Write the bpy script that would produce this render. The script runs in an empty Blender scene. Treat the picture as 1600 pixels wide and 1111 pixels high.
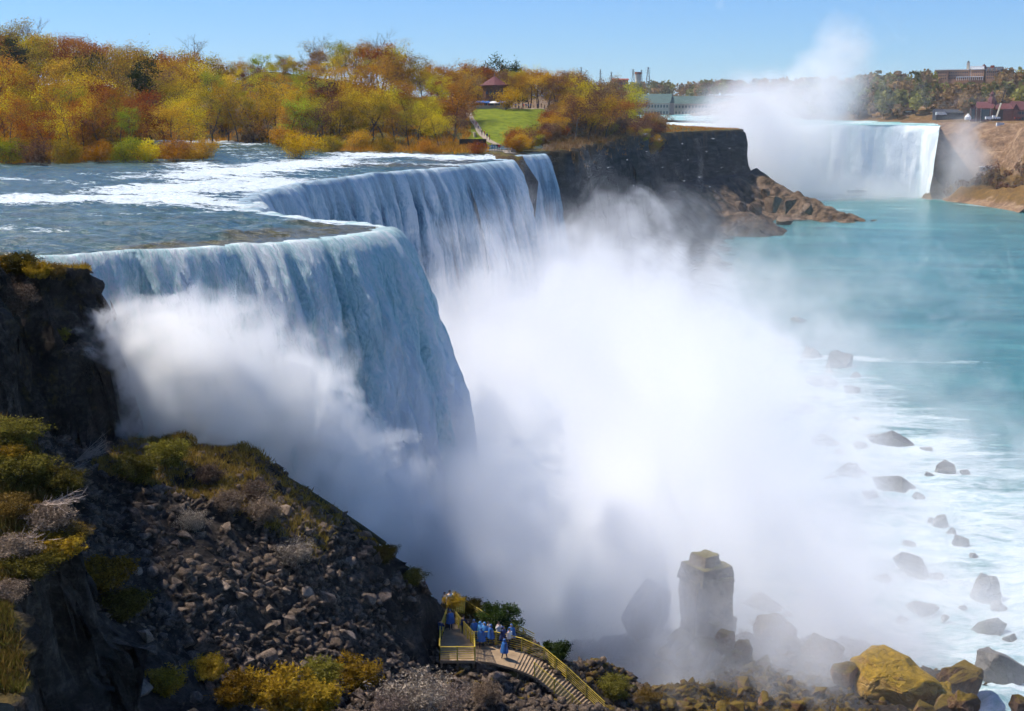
import bpy, math, random, time
import numpy as np
from mathutils import Vector, Matrix
from mathutils.geometry import delaunay_2d_cdt
random.seed(7); RNG = np.random.default_rng(11)
S = bpy.context.scene; COL = S.collection; PI = math.pi
# ---------------------------------------------------------------- camera maths
F = 2000.0; CZ = 12.0; TH = math.atan(381.5/F); CT, ST = math.cos(TH), math.sin(TH)
def ray(px, py):
    v = (555.5-py)/F
    return (px-800)/F, CT+v*ST, -ST+v*CT
def P(px, py, Y):
    dx, dy, dz = ray(px, py); t = Y/dy
    return Vector((dx*t, Y, CZ+dz*t))
def PZ(px, py, z):
    dx, dy, dz = ray(px, py); t = (z-CZ)/dz
    return Vector((dx*t, dy*t, z))
def XY(px, Y, z=0):      # plan x for a pixel column at depth Y, height z
    w = Y*CT-(z-CZ)*ST
    return (px-800)/F*w
def ZT(py, Y):           # height of pixel row py at depth Y
    dx, dy, dz = ray(800, py); return CZ+dz*Y/dy
# ---------------------------------------------------------------- noise
def _h(ix, iy, iz, s):
    n = (ix*374761393 + iy*668265263 + iz*2147483647 + s*1274126177) & 0xffffffff
    n = ((n ^ (n >> 13))*1274126177) & 0xffffffff
    n = ((n ^ (n >> 15))*2246822519) & 0xffffffff
    return ((n ^ (n >> 16)) & 0xffff)/65535.0
def vnoise(x, y, z=0, s=0):
    x, y, z = np.broadcast_arrays(np.asarray(x, float), np.asarray(y, float), np.asarray(z, float))
    ix, iy, iz = np.floor(x).astype(np.int64), np.floor(y).astype(np.int64), np.floor(z).astype(np.int64)
    fx, fy, fz = x-ix, y-iy, z-iz
    fx, fy, fz = [f*f*f*(f*(f*6-15)+10) for f in (fx, fy, fz)]
    r = 0
    for a in (0, 1):
        for b in (0, 1):
            for c in (0, 1):
                r = r+_h(ix+a, iy+b, iz+c, s)*(fx if a else 1-fx)*(fy if b else 1-fy)*(fz if c else 1-fz)
    return r*2-1
def fbm(x, y, z=0, o=4, s=0, g=.5):
    r, a, f = 0, 1., 1.
    for i in range(o):
        r = r+a*vnoise(np.asarray(x)*f, np.asarray(y)*f, np.asarray(z)*f, s+i); a *= g; f *= 2.03
    return r
def sst(a, b, x):
    t = np.clip((x-a)/(b-a), 0, 1); return t*t*(3-2*t)
# ---------------------------------------------------------------- objects
def tag(o, label=None, cat=None, group=None, kind=None):
    if label: o['label'] = label
    if cat: o['category'] = cat
    if group: o['group'] = group
    if kind: o['kind'] = kind
    return o
def mesh(name, v, f, mat=None, smooth=False, attrs=None):
    m = bpy.data.meshes.new(name)
    v = np.asarray(v, dtype=np.float32).reshape(-1, 3)
    if isinstance(f, np.ndarray):
        k = f.shape[1]; n = len(f)
        m.vertices.add(len(v)); m.vertices.foreach_set('co', v.ravel())
        m.loops.add(n*k); m.loops.foreach_set('vertex_index', f.astype(np.int32).ravel())
        m.polygons.add(n); m.polygons.foreach_set('loop_start', (np.arange(n)*k).astype(np.int32))
        m.update(calc_edges=True)
    else:
        m.from_pydata(v.tolist(), [], f)
    for k, a in (attrs or {}).items():
        at = m.attributes.new(k, 'FLOAT', 'POINT'); at.data.foreach_set('value', np.asarray(a, dtype=np.float32).ravel())
    if smooth: m.polygons.foreach_set('use_smooth', [True]*len(m.polygons))
    for x in (mat if isinstance(mat, (list, tuple)) else [mat] if mat else []): m.materials.append(x)
    m.validate()
    return m
def obj(name, m, parent=None, loc=None, rot=None):
    o = bpy.data.objects.new(name, m); COL.objects.link(o)
    if parent: o.parent = parent
    if loc is not None: o.location = loc
    if rot is not None: o.rotation_euler = rot
    return o
def empty(name, loc, label, cat, group=None, rz=0):
    o = obj(name, None, loc=loc, rot=(0, 0, rz)); o.empty_display_size = .5
    return tag(o, label, cat, group)
def dup(root, loc=None, rz=None, label=None, scale=None, group=None):
    def rec(o, par):
        c = o.copy(); COL.objects.link(c)
        if par: c.parent = par
        for ch in kids.get(o.name, ()): rec(ch, c)
        return c
    kids = {}
    def walk(o):
        kids[o.name] = list(o.children)
        for ch in o.children: walk(ch)
    walk(root)
    r = rec(root, None)
    if loc is not None: r.location = loc
    if rz is not None: r.rotation_euler[2] = rz
    if label: r['label'] = label
    if group: r['group'] = group
    if scale is not None: r.scale = scale if hasattr(scale, '__len__') else (scale,)*3
    return r
class MB:
    def __init__(s): s.v = []; s.f = []
    def add(s, v, f):
        n = len(s.v); s.v += [tuple(p) for p in v]; s.f += [tuple(i+n for i in q) for q in f]
    def box(s, c, d, rz=0, taper=1.0):
        x, y, z = d[0]/2, d[1]/2, d[2]/2; cr, sr = math.cos(rz), math.sin(rz); vs = []
        for k, zz in ((1, -z), (taper, z)):
            for a, b in ((-x, -y), (x, -y), (x, y), (-x, y)):
                a *= k; b *= k; vs.append((c[0]+a*cr-b*sr, c[1]+a*sr+b*cr, c[2]+zz))
        s.add(vs, [(3, 2, 1, 0), (4, 5, 6, 7), (0, 1, 5, 4), (1, 2, 6, 5), (2, 3, 7, 6), (3, 0, 4, 7)])
    def tube(s, pts, rad, n=5, cap=True):
        pts = [Vector(p) for p in pts]; R = rad if hasattr(rad, '__len__') else [rad]*len(pts)
        vs, fs = [], []
        for i, p in enumerate(pts):
            d = (pts[min(i+1, len(pts)-1)]-pts[max(i-1, 0)])
            if d.length < 1e-9: d = Vector((0, 0, 1))
            d.normalize(); a = d.cross(Vector((0, 0, 1)) if abs(d.z) < .9 else Vector((1, 0, 0))).normalized(); b = d.cross(a)
            for k in range(n):
                t = 2*PI*k/n; vs.append(p+(a*math.cos(t)+b*math.sin(t))*R[i])
        for i in range(len(pts)-1):
            for k in range(n):
                fs.append((i*n+k, i*n+(k+1) % n, (i+1)*n+(k+1) % n, (i+1)*n+k))
        if cap: fs += [tuple(range(n)), tuple(range((len(pts)-1)*n, len(pts)*n))]
        s.add(vs, fs)
    def lathe(s, prof, c=(0, 0, 0), n=12):
        vs, fs = [], []
        for r, z in prof:
            for k in range(n):
                t = 2*PI*k/n; vs.append((c[0]+r*math.cos(t), c[1]+r*math.sin(t), c[2]+z))
        for i in range(len(prof)-1):
            for k in range(n): fs.append((i*n+k, i*n+(k+1) % n, (i+1)*n+(k+1) % n, (i+1)*n+k))
        fs.append(tuple(range(n))[::-1]); fs.append(tuple(range((len(prof)-1)*n, len(prof)*n)))
        s.add(vs, fs)
    def build(s, name, mat, parent=None, smooth=False, loc=None): return obj(name, mesh(name, s.v, s.f, mat, smooth), parent, loc)
# ---------------------------------------------------------------- materials
class NT:
    def __init__(s, nt): s.t = nt; s.N = nt.nodes; s.L = nt.links
    def n(s, typ, **kw):
        n = s.N.new(typ)
        for k, v in kw.items(): setattr(n, k, v)
        return n
    def set(s, sock, v):
        if v is None: return
        if isinstance(v, bpy.types.NodeSocket): s.L.new(v, sock)
        else: sock.default_value = v
    def m(s, op, a, b=None, c=None, clamp=False):
        n = s.n('ShaderNodeMath', operation=op, use_clamp=clamp)
        for i, v in enumerate((a, b, c)): s.set(n.inputs[i], v)
        return n.outputs[0]
    def v(s, op, a, b=None):
        n = s.n('ShaderNodeVectorMath', operation=op); s.set(n.inputs[0], a); s.set(n.inputs[1], b)
        return n.outputs['Value'] if op in ('DOT_PRODUCT', 'LENGTH', 'DISTANCE') else n.outputs[0]
    def pos(s): return s.n('ShaderNodeNewGeometry').outputs['Position']
    def obj(s): return s.n('ShaderNodeTexCoord').outputs['Object']
    def att(s, name): return s.n('ShaderNodeAttribute', attribute_name=name).outputs['Fac']
    def noise(s, vec, scale, detail=4, rough=.5, dist=0):
        n = s.n('ShaderNodeTexNoise'); s.set(n.inputs['Vector'], vec); s.set(n.inputs['Scale'], scale)
        n.inputs['Detail'].default_value = detail; n.inputs['Roughness'].default_value = rough; n.inputs['Distortion'].default_value = dist
        return n.outputs[0]
    def ramp(s, fac, stops, interp='LINEAR'):
        n = s.n('ShaderNodeValToRGB'); n.color_ramp.interpolation = interp; e = n.color_ramp.elements
        while len(e) < len(stops): e.new(.5)
        for i, (p, c) in enumerate(stops):
            e[i].position = p; e[i].color = (*c, 1) if len(c) == 3 else c
        s.set(n.inputs[0], fac); return n.outputs[0]
    def rng(s, x, a, b, c=0., d=1., smooth=True):
        n = s.n('ShaderNodeMapRange', interpolation_type='SMOOTHSTEP' if smooth else 'LINEAR')
        for i, v in enumerate((x, a, b, c, d)): s.set(n.inputs[i], v)
        return n.outputs[0]
    def mix(s, f, a, b, mode='MIX'):
        n = s.n('ShaderNodeMix', data_type='RGBA', blend_type=mode)
        s.set(n.inputs[0], f)
        for i, v in ((6, a), (7, b)):
            s.set(n.inputs[i], (*v, 1) if isinstance(v, tuple) and len(v) == 3 else v)
        return n.outputs[2]
    def bump(s, h, strength=.5, dist=.1):
        n = s.n('ShaderNodeBump'); n.inputs['Strength'].default_value = strength; n.inputs['Distance'].default_value = dist
        s.set(n.inputs['Height'], h); return n.outputs[0]
    def xyz(s, vec):
        n = s.n('ShaderNodeSeparateXYZ'); s.set(n.inputs[0], vec); return n.outputs
    def comb(s, x, y, z):
        n = s.n('ShaderNodeCombineXYZ')
        for i, v in enumerate((x, y, z)): s.set(n.inputs[i], v)
        return n.outputs[0]
MATS = {}
def newmat(name):
    m = bpy.data.materials.new(name); m.use_nodes = True; t = NT(m.node_tree); t.b = m.node_tree.nodes['Principled BSDF']; t.mat = m; MATS[name] = m
    return t
def plain(name, col, rough=.7, var=.25, scale=3., metal=0., spec=.3):
    t = newmat(name); n = t.noise(t.obj(), scale, 4, .6)
    c0 = tuple(max(0, c*(1-var)) for c in col); c1 = tuple(min(1, c*(1+var)) for c in col)
    t.set(t.b.inputs['Base Color'], t.ramp(n, [(.3, c0), (.7, c1)])); t.b.inputs['Roughness'].default_value = rough
    t.b.inputs['Metallic'].default_value = metal; t.b.inputs['Specular IOR Level'].default_value = spec
    return t.mat
def rockmat(name, dark, mid, light, moss=None, mossamt=.5, scale=.6, rough=.85, objspace=True, strata=0., bump=.6):
    t = newmat(name); p = t.obj() if objspace else t.pos()
    oi = t.n('ShaderNodeObjectInfo').outputs['Random'] if objspace else 0.
    if objspace: p = t.v('ADD', p, t.comb(t.m('MULTIPLY', oi, 37.), t.m('MULTIPLY', oi, 91.), oi))
    n1 = t.noise(p, scale, 6, .65); n2 = t.noise(p, scale*6, 6, .7)
    x = t.m('ADD', t.m('MULTIPLY', n1, .6), t.m('MULTIPLY', n2, .4))
    if strata:
        q = t.xyz(p); w = t.noise(t.comb(t.m('MULTIPLY', q[0], .03), t.m('MULTIPLY', q[1], .03), t.m('MULTIPLY', q[2], strata)), 1., 5, .7)
        x = t.m('ADD', t.m('MULTIPLY', x, .5), t.m('MULTIPLY', w, .5))
    if objspace: x = t.m('ADD', x, t.m('MULTIPLY', t.m('SUBTRACT', oi, .5), .16))
    c = t.ramp(x, [(.36, dark), (.5, mid), (.66, light)])
    c = t.mix(t.rng(t.noise(p, scale*14, 3, .7), .52, .66, 0., .55), c, tuple(a*.35 for a in mid))
    if moss:
        up = t.xyz(t.n('ShaderNodeNewGeometry').outputs['Normal'])[2]
        g = t.m('MULTIPLY', t.rng(t.m('ADD', up, t.m('MULTIPLY', t.noise(p, scale*1.3, 4, .6), .9)), 1.15-mossamt, 1.5-mossamt), 1.)
        mc = t.ramp(t.noise(p, scale*9, 4, .7), [(.35, tuple(a*.45 for a in moss)), (.7, moss)])
        c = t.mix(g, c, mc)
    t.set(t.b.inputs['Base Color'], c); t.b.inputs['Roughness'].default_value = rough; t.b.inputs['Specular IOR Level'].default_value = .25
    n3 = t.noise(p, scale*22, 4, .7); crk = t.m('ABSOLUTE', t.m('SUBTRACT', t.noise(p, scale*1.7, 5, .6), .5))
    t.set(t.b.inputs['Normal'], t.bump(t.m('ADD', t.m('ADD', n1, t.m('MULTIPLY', n2, .6)), t.m('ADD', t.m('MULTIPLY', n3, .3), t.m('MULTIPLY', t.rng(crk, 0., .03), .5))), bump, .45))
    return t.mat
def leafmat(name, c1, c2, c3, trans=.4, vary=.03):
    t = newmat(name); a = t.att('tone'); oi = t.n('ShaderNodeObjectInfo').outputs['Random']
    f = t.m('ADD', t.m('MULTIPLY', a, .7), t.m('MULTIPLY', oi, .3))
    c = t.ramp(f, [(.12, c1), (.5, c2), (.88, c3)])
    h = t.n('ShaderNodeHueSaturation'); t.set(h.inputs['Color'], c)
    t.set(h.inputs['Hue'], t.m('ADD', .5-vary, t.m('MULTIPLY', oi, 2*vary)))
    t.set(h.inputs['Value'], t.m('ADD', .75, t.m('MULTIPLY', oi, .5)))
    c = h.outputs[0]
    d = t.n('ShaderNodeBsdfDiffuse'); t.set(d.inputs[0], c); tr = t.n('ShaderNodeBsdfTranslucent'); t.set(tr.inputs[0], c)
    mx = t.n('ShaderNodeMixShader'); mx.inputs[0].default_value = trans
    t.L.new(d.outputs[0], mx.inputs[1]); t.L.new(tr.outputs[0], mx.inputs[2])
    t.N.remove(t.b); t.L.new(mx.outputs[0], t.N['Material Output'].inputs['Surface'])
    return t.mat
# ---------------------------------------------------------------- world, sun, camera
SUNAZ = Vector((-.93, .34)).normalized(); EL = math.radians(56)
w = bpy.data.worlds.new("World"); S.world = w; w.use_nodes = True
wt = NT(w.node_tree); sk = wt.n('ShaderNodeTexSky', sky_type='NISHITA', sun_disc=False)
sk.sun_elevation = EL; sk.sun_rotation = math.atan2(SUNAZ.x, SUNAZ.y); sk.altitude = 180; sk.air_density = 1.0; sk.dust_density = .0; sk.ozone_density = 4.0
bg = w.node_tree.nodes['Background']; bg.inputs[1].default_value = .105
wt.L.new(wt.mix(1.0, sk.outputs[0], (.50, .74, 1.10), 'MULTIPLY'), bg.inputs[0])
sd = Vector((SUNAZ.x*math.cos(EL), SUNAZ.y*math.cos(EL), math.sin(EL)))
L = bpy.data.lights.new('sun', 'SUN'); L.energy = 5.0; L.angle = math.radians(.5); L.color = (1, .93, .82)
lo = bpy.data.objects.new('sun', L); COL.objects.link(lo); lo.rotation_euler = sd.to_track_quat('Z', 'Y').to_euler(); lo.location = (0, 0, 300)
cam = bpy.data.cameras.new('camera'); cam.sensor_width = 36; cam.lens = 36*F/1600; cam.clip_start = .5; cam.clip_end = 30000
co = bpy.data.objects.new('camera', cam); COL.objects.link(co); co.location = (0, 0, CZ); co.rotation_euler = (PI/2-TH, 0, 0); S.camera = co
S.view_settings.view_transform = 'Standard'; S.view_settings.look = 'None'; S.view_settings.exposure = .3; S.view_settings.gamma = 1
cy = S.cycles; cy.max_bounces = 16; cy.volume_bounces = 10; cy.diffuse_bounces = 3; cy.transparent_max_bounces = 8; cy.transmission_bounces = 4; cy.glossy_bounces = 2
cy.use_adaptive_sampling = True; cy.adaptive_threshold = .07; cy.adaptive_min_samples = 20; cy.use_denoising = True; cy.sample_clamp_indirect = 8
# ---------------------------------------------------------------- terrain tools
def tri_interp(pts, X, Y):
    vs = [Vector((p[0], p[1])) for p in pts]; zz = [p[2] for p in pts]
    ov, _, fs, orig, _, _ = delaunay_2d_cdt(vs, [], [], 0, 1e-6)
    z = np.array([zz[o[0]] for o in orig]); out = np.full(X.shape, np.nan)
    for f in fs:
        a, b, c = [ov[i] for i in f[:3]]
        d = (b.y-c.y)*(a.x-c.x)+(c.x-b.x)*(a.y-c.y)
        if abs(d) < 1e-9: continue
        l1 = ((b.y-c.y)*(X-c.x)+(c.x-b.x)*(Y-c.y))/d; l2 = ((c.y-a.y)*(X-c.x)+(a.x-c.x)*(Y-c.y))/d; l3 = 1-l1-l2
        k = (l1 >= -1e-6) & (l2 >= -1e-6) & (l3 >= -1e-6)
        out[k] = (l1*z[f[0]]+l2*z[f[1]]+l3*z[f[2]])[k]
    return out
def sdist(poly, X, Y):        # signed distance, positive inside
    d = np.full(X.shape, 1e9); ins = np.zeros(X.shape, bool); n = len(poly)
    for i in range(n):
        x0, y0 = poly[i][:2]; x1, y1 = poly[(i+1) % n][:2]
        ex, ey = x1-x0, y1-y0; t = np.clip(((X-x0)*ex+(Y-y0)*ey)/(ex*ex+ey*ey+1e-12), 0, 1)
        d = np.minimum(d, np.hypot(X-x0-t*ex, Y-y0-t*ey))
        if y0 != y1: ins ^= ((y0 > Y) != (y1 > Y)) & (X < (x1-x0)*(Y-y0)/(y1-y0)+x0)
    return np.where(ins, d, -d)
def gridfaces(nu, nv):
    i = np.arange(nu-1)[:, None]*nv+np.arange(nv-1)[None, :]; i = i.ravel()
    return np.stack([i, i+1, i+nv+1, i+nv], 1)
def smooth2(Z, k):
    for _ in range(k):
        Zp = np.pad(Z, 1, mode='edge')
        Z = (Zp[1:-1, 1:-1]*2+Zp[:-2, 1:-1]+Zp[2:, 1:-1]+Zp[1:-1, :-2]+Zp[1:-1, 2:])/6
    return Z
# ================================================================ SETTING: near ground
M_ground = None
def ground_material(name, dark, mid, light, veg1, veg2, strata=0.35, scale=.35):
    t = newmat(name); p = t.pos(); q = t.xyz(p)
    n1 = t.noise(p, scale, 7, .68); n2 = t.noise(p, scale*7, 5, .7)
    w = t.noise(t.comb(t.m('MULTIPLY', q[0], .12), t.m('MULTIPLY', q[1], .12), t.m('MULTIPLY', q[2], strata*3)), 1., 5, .7)
    x = t.m('ADD', t.m('ADD', t.m('MULTIPLY', n1, .4), t.m('MULTIPLY', n2, .35)), t.m('MULTIPLY', w, .25))
    c = t.ramp(x, [(.38, dark), (.5, mid), (.64, light)])
    vg = t.ramp(t.noise(p, scale*5, 5, .7), [(.35, veg1), (.65, veg2)])
    f = t.rng(t.m('ADD', t.att('veg'), t.m('MULTIPLY', t.m('SUBTRACT', t.noise(p, scale*3, 5, .65), .5), 1.3)), .35, .65)
    t.set(t.b.inputs['Base Color'], t.mix(f, c, vg)); t.b.inputs['Roughness'].default_value = .9; t.b.inputs['Specular IOR Level'].default_value = .15
    t.set(t.b.inputs['Normal'], t.bump(t.m('ADD', t.m('ADD', n1, t.m('MULTIPLY', n2, .6)), t.m('MULTIPLY', w, .5)), .9, .8))
    return t.mat
M_fg = ground_material('cliff_ground', (.007, .006, .0055), (.034, .027, .022), (.13, .10, .082), (.04, .032, .012), (.15, .10, .03))
def C(*a):      # control point: (px, py, Y) or (px, py, 'z', z)
    return PZ(a[0], a[1], a[3]) if a[2] == 'z' else P(*a)
ctl = [C(*a) for a in [
 (200, 700, 97), (300, 700, 99), (380, 715, 100), (450, 745, 100.5), (455, 762, 99), (520, 812, 'z', -21.8), (600, 855, 'z', -23.5), (680, 912, 'z', -27), (760, 962, 'z', -30.2),
 (830, 1003, 'z', -31.8), (920, 1038, 'z', -34), (1000, 1062, 'z', -37), (1100, 1085, 'z', -40), (1190, 1095, 'z', -41.5), (1300, 1111, 'z', -43),
 (250, 760, 92), (350, 800, 91), (450, 850, 91.5), (550, 900, 94), (640, 960, 97), (690, 990, 'z', -31), (745, 1010, 'z', -31.5), (700, 1045, 'z', -32.0),
 (830, 1050, 'z', -32.6), (900, 1085, 'z', -34), (950, 1111, 'z', -35.6), (700, 1111, 'z', -32.2), (600, 1111, 83), (500, 1111, 77), (400, 1111, 72),
 (300, 1100, 67), (200, 1050, 66), (1050, 1111, 'z', -38.8),
 (200, 900, 77), (300, 900, 80), (400, 950, 82), (500, 1000, 84.5), (600, 1000, 91), (500, 930, 88), (150, 760, 88), (150, 960, 70), (60, 700, 86), (0, 660, 84),
 (1120, 1000, 'z', -45.5), (1000, 1000, 'z', -45), (1240, 1010, 'z', -46.5), (1180, 1050, 'z', -43.5), (930, 990, 'z', -45), (1400, 1111, 'z', -45.5), (1500, 1111, 'z', -46.3), (1600, 1111, 'z', -47)]]
ctl += [Vector(a) for a in [(-75, 75, -6), (-75, 98, -10), (-36, 101, -13), (-60, 110, -30), (-36, 106, -22), (-24, 108, -28), (-14, 112, -34), (-4, 116, -41), (-60, 150, -54), (0, 135, -52), (-20, 125, -45),
        (30, 150, -52), (62, 150, -55), (62, 128, -53), (70, 110, -49), (70, 44, -46), (40, 44, -38), (0, 44, -20), (-20, 44, -14), (-75, 44, -10), (10, 112, -43), (0, 60, -24), (-75, 165, -55), (70, 165, -56), (62, 100, -47)]]
xs = np.arange(-70, 66, .32); ys = np.arange(46, 152, .32)
X, Y = np.meshgrid(xs, ys, indexing='ij')
T = tri_interp(ctl, X, Y); T = np.where(np.isnan(T), -40, T); T = smooth2(T, 6)
T += fbm(X*.12, Y*.12, 0, 4, 3)*1.1*sst(40, 60, Y)+np.abs(fbm(X*.7, Y*.7, 0, 4, 5))*.55
PDK = [(p.x, p.y) for p in (PZ(684, 1040, -30.8), PZ(760, 1040, -30.8), PZ(835, 1056, -31.5), PZ(850, 1028, -31.5), PZ(815, 1012, -30.9), PZ(775, 1002, -30.9), PZ(745, 1000, -30.8), PZ(722, 970, -30.8), PZ(696, 965, -30.8), PZ(684, 998, -30.8))]
ddk = sdist(PDK, X, Y); T = np.where(ddk > -1.5, T+(np.minimum(T, -31.7)-T)*sst(-1.5, .1, ddk), T)
pn = fbm(X*.11, Y*.11, 0, 5, 9, .55)
# the flat cliff top beside the brink
top = [(-35.5, 107.2), (-35.2, 102.2), (-37.2, 99.2), (-40.5, 98.2), (-46, 96.5), (-90, 93), (-90, 130), (-45, 130)]
d = sdist(top, X, Y)+pn*1.5
ztop = -.55+.35*fbm(X*.2, Y*.2, 0, 3, 20)+.5*sst(0, -8, X+52)
step = -6*sst(.2, -1.6, d)-9*sst(-2.0, -3.6, d+1.0*vnoise(X*.3, Y*.3, 0, 4))-9*sst(-4.4, -6.0, d)-60*sst(-6, -14, d)
k = (Y < 107.5) | (X < -38)
H1 = np.where(k, ztop+step, -99)
# the near ledge with bushes, ending in a rock column
led = [(-20.3, 57.5), (-21.2, 61), (-23.3, 64), (-26, 66.5), (-32, 69.5), (-50, 72), (-80, 72), (-80, 40), (-17.5, 40), (-21.6, 53.5)]
lp = [C(0, 640, 66), C(60, 690, 65), C(110, 720, 64.5), C(0, 760, 60), (C(150, 880, 56.5)), C(0, 900, 54.5), C(100, 860, 56.5), C(190, 760, 64), C(0, 980, 50), Vector((-80, 80, 2)), Vector((-80, 35, 0)), Vector((-15, 35, -14)), Vector((-12, 60, -11)), Vector((-20, 80, -6))]
LZ = tri_interp(lp, X, Y); LZ = smooth2(np.where(np.isnan(LZ), -8, LZ), 5)+.5*fbm(X*.35, Y*.35, 0, 4, 31)
dl = sdist(led, X, Y)+pn*.9
H2 = LZ-7*sst(.1, -1.0, dl)-8*sst(-1.2, -2.2, dl+.5*vnoise(X*.5, Y*.5, 0, 6))-14*sst(-2.6, -4.5, dl)-60*sst(-4.5, -12, dl)
park = [(-38.8, 96), (-36.6, 87), (-34.2, 80), (-31.6, 74), (-29.5, 69), (-95, 62), (-95, 99), (-52, 97.5)]  # park land left of the frame, raised to cast shade on the slope
dp = sdist(park, X, Y)+pn*.8-.6
H3 = 3.4+.3*fbm(X*.2, Y*.2, 0, 3, 24)-5*sst(.1, -1.5, dp)-9*sst(-1.6, -3.2, dp)-60*sst(-3.2, -8, dp)
Z = np.maximum(np.maximum(T, H3), np.maximum(H1, H2))
GFG = (xs, ys, Z.copy())
def zfg(x, y):
    i = (x-xs[0])/.32; j = (y-ys[0])/.32
    i = min(max(i, 0), len(xs)-1.001); j = min(max(j, 0), len(ys)-1.001); a, b = int(i), int(j); u, v_ = i-a, j-b
    return float((Z[a, b]*(1-u)+Z[a+1, b]*u)*(1-v_)+(Z[a, b+1]*(1-u)+Z[a+1, b+1]*u)*v_)
gx, gy = np.gradient(Z, .32); sl = np.hypot(gx, gy)
steep = sst(.8, 2.5, sl)
bed = vnoise(X*.15, Y*.15, Z*1.1, 44)*.55+vnoise(X*.2, Y*.2, Z*2.7, 45)*.25
VX = X+steep*.9*fbm(X*.5, Y*.5, Z*.45, 4, 40)+steep*bed
VY = Y+steep*.9*fbm(X*.5+9, Y*.5, Z*.45, 4, 50)-steep*bed
veg = np.clip(.8*(d > .5)*(Z > -3)+.95*sst(-.3, .6, dl)*(Y < 75)+.55*sst(.9, .3, sl)*sst(-30, -36, Z)*sst(0, 10, X)+.35*sst(-42, -22, -X-60), 0, 1)
veg = np.where((Y > 108) & (X > -38), 0, veg)
gnd = obj('ground', mesh('ground', np.stack([VX, VY, Z], -1), gridfaces(len(xs), len(ys)), M_fg, False, {'veg': veg}))
tag(gnd, 'dark rocky gorge slope below the viewpoint', kind='structure')
# ================================================================ WATER
CREST_A = [(-40, 104.6), (-38, 106.3), (-32, 110.5), (-26, 115.5), (-19, 121.5), (-14.5, 126.5), (-12.3, 131), (-13, 135), (-17, 139.5), (-23.5, 147), (-31, 158), (-34.5, 172), (-37, 186), (-37, 203), (-34.5, 222), (-30.5, 240), (-26, 256), (-19, 270), (-11.5, 284), (-9.2, 291)]
CREST_C = [(-12.2, 284.5), (-10.3, 288.5), (-7.6, 297), (-4.2, 307), (-.8, 315), (0, 319), (-3., 325)]
CREST_D = [(-.6, 343), (.6, 348), (2.6, 353.5), (6.0, 357.5), (9.5, 362)]
def spline(pts, step):
    p = np.array(pts, float); n = len(p); q = np.vstack([2*p[0]-p[1], p, 2*p[-1]-p[-2]]); out = []
    for i in range(1, n):
        a, b, c_, d_ = q[i-1], q[i], q[i+1], q[i+2]; L_ = np.linalg.norm(c_-b); k_ = max(2, int(L_/step))
        for t in np.arange(k_)/k_:
            out.append(.5*((2*b)+(c_-a)*t+(2*a-5*b+4*c_-d_)*t*t+(3*b-a-3*c_+d_)*t**3))
    out.append(p[-1]); return np.array(out)
def fall_material(name, deep, mid, white, teal, su=1., sh=1., contrast=(.36, .52, .68), bs=1.):
    t = newmat(name); u = t.att('u'); h = t.att('fall')
    wu = t.m('ADD', u, t.m('MULTIPLY', t.m('SUBTRACT', t.noise(t.comb(t.m('MULTIPLY', u, .35*su), t.m('MULTIPLY', h, .25*sh), 5.), 1., 3, .6), .5), 1.6/su))
    def nz(a, b, det, ro): return t.noise(t.comb(t.m('MULTIPLY', wu, a*su), t.m('MULTIPLY', h, b*sh), 0.), 1., det, ro)
    n0 = nz(.22, .035, 3, .5); n1 = nz(.9, .11, 5, .6); n2 = nz(3.4, .36, 5, .7); n3 = nz(4.5, 1.7, 5, .75)
    x = t.m('ADD', t.m('ADD', t.m('MULTIPLY', n0, .22), t.m('MULTIPLY', n1, .28)), t.m('ADD', t.m('MULTIPLY', n2, .20), t.m('MULTIPLY', n3, .30)))
    x = t.m('ADD', x, t.m('MULTIPLY', t.att('ridge'), .10))
    x = t.m('ADD', x, t.rng(h, 3., 20., 0., .035))
    c = t.ramp(x, [(contrast[0], deep), (contrast[1], mid), (contrast[2], white)])
    tf = t.m('MULTIPLY', t.rng(h, 9., 1., 0., 1.), t.rng(n1, .35, .65, .9, .45))
    c = t.mix(t.m('MULTIPLY', tf, .75), c, t.mix(t.rng(n3, .4, .65), teal, white))
    t.set(t.b.inputs['Base Color'], c); t.b.inputs['Roughness'].default_value = .55; t.b.inputs['Specular IOR Level'].default_value = .2
    t.set(t.b.inputs['Normal'], t.bump(t.m('ADD', t.m('MULTIPLY', n1, 1.), t.m('ADD', t.m('MULTIPLY', n2, .5), t.m('MULTIPLY', n3, .7))), bs, .8*max(1, 1/su)))
    return t.mat
M_fallA = fall_material('waterfall_water', (.16, .42, .46), (.62, .82, .83), (.96, .98, .98), (.56, .82, .76), 1., 1., (.37, .47, .57))
M_fallB = fall_material('far_waterfall_water', (.035, .12, .22), (.30, .50, .62), (.86, .92, .95), (.60, .78, .82), .8, .6, (.38, .5, .62))
M_fallH = fall_material('horseshoe_water', (.76, .86, .85), (.90, .94, .93), (.95, .97, .96), (.78, .93, .89), .15, .12, (.3, .5, .65), .25)
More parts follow.
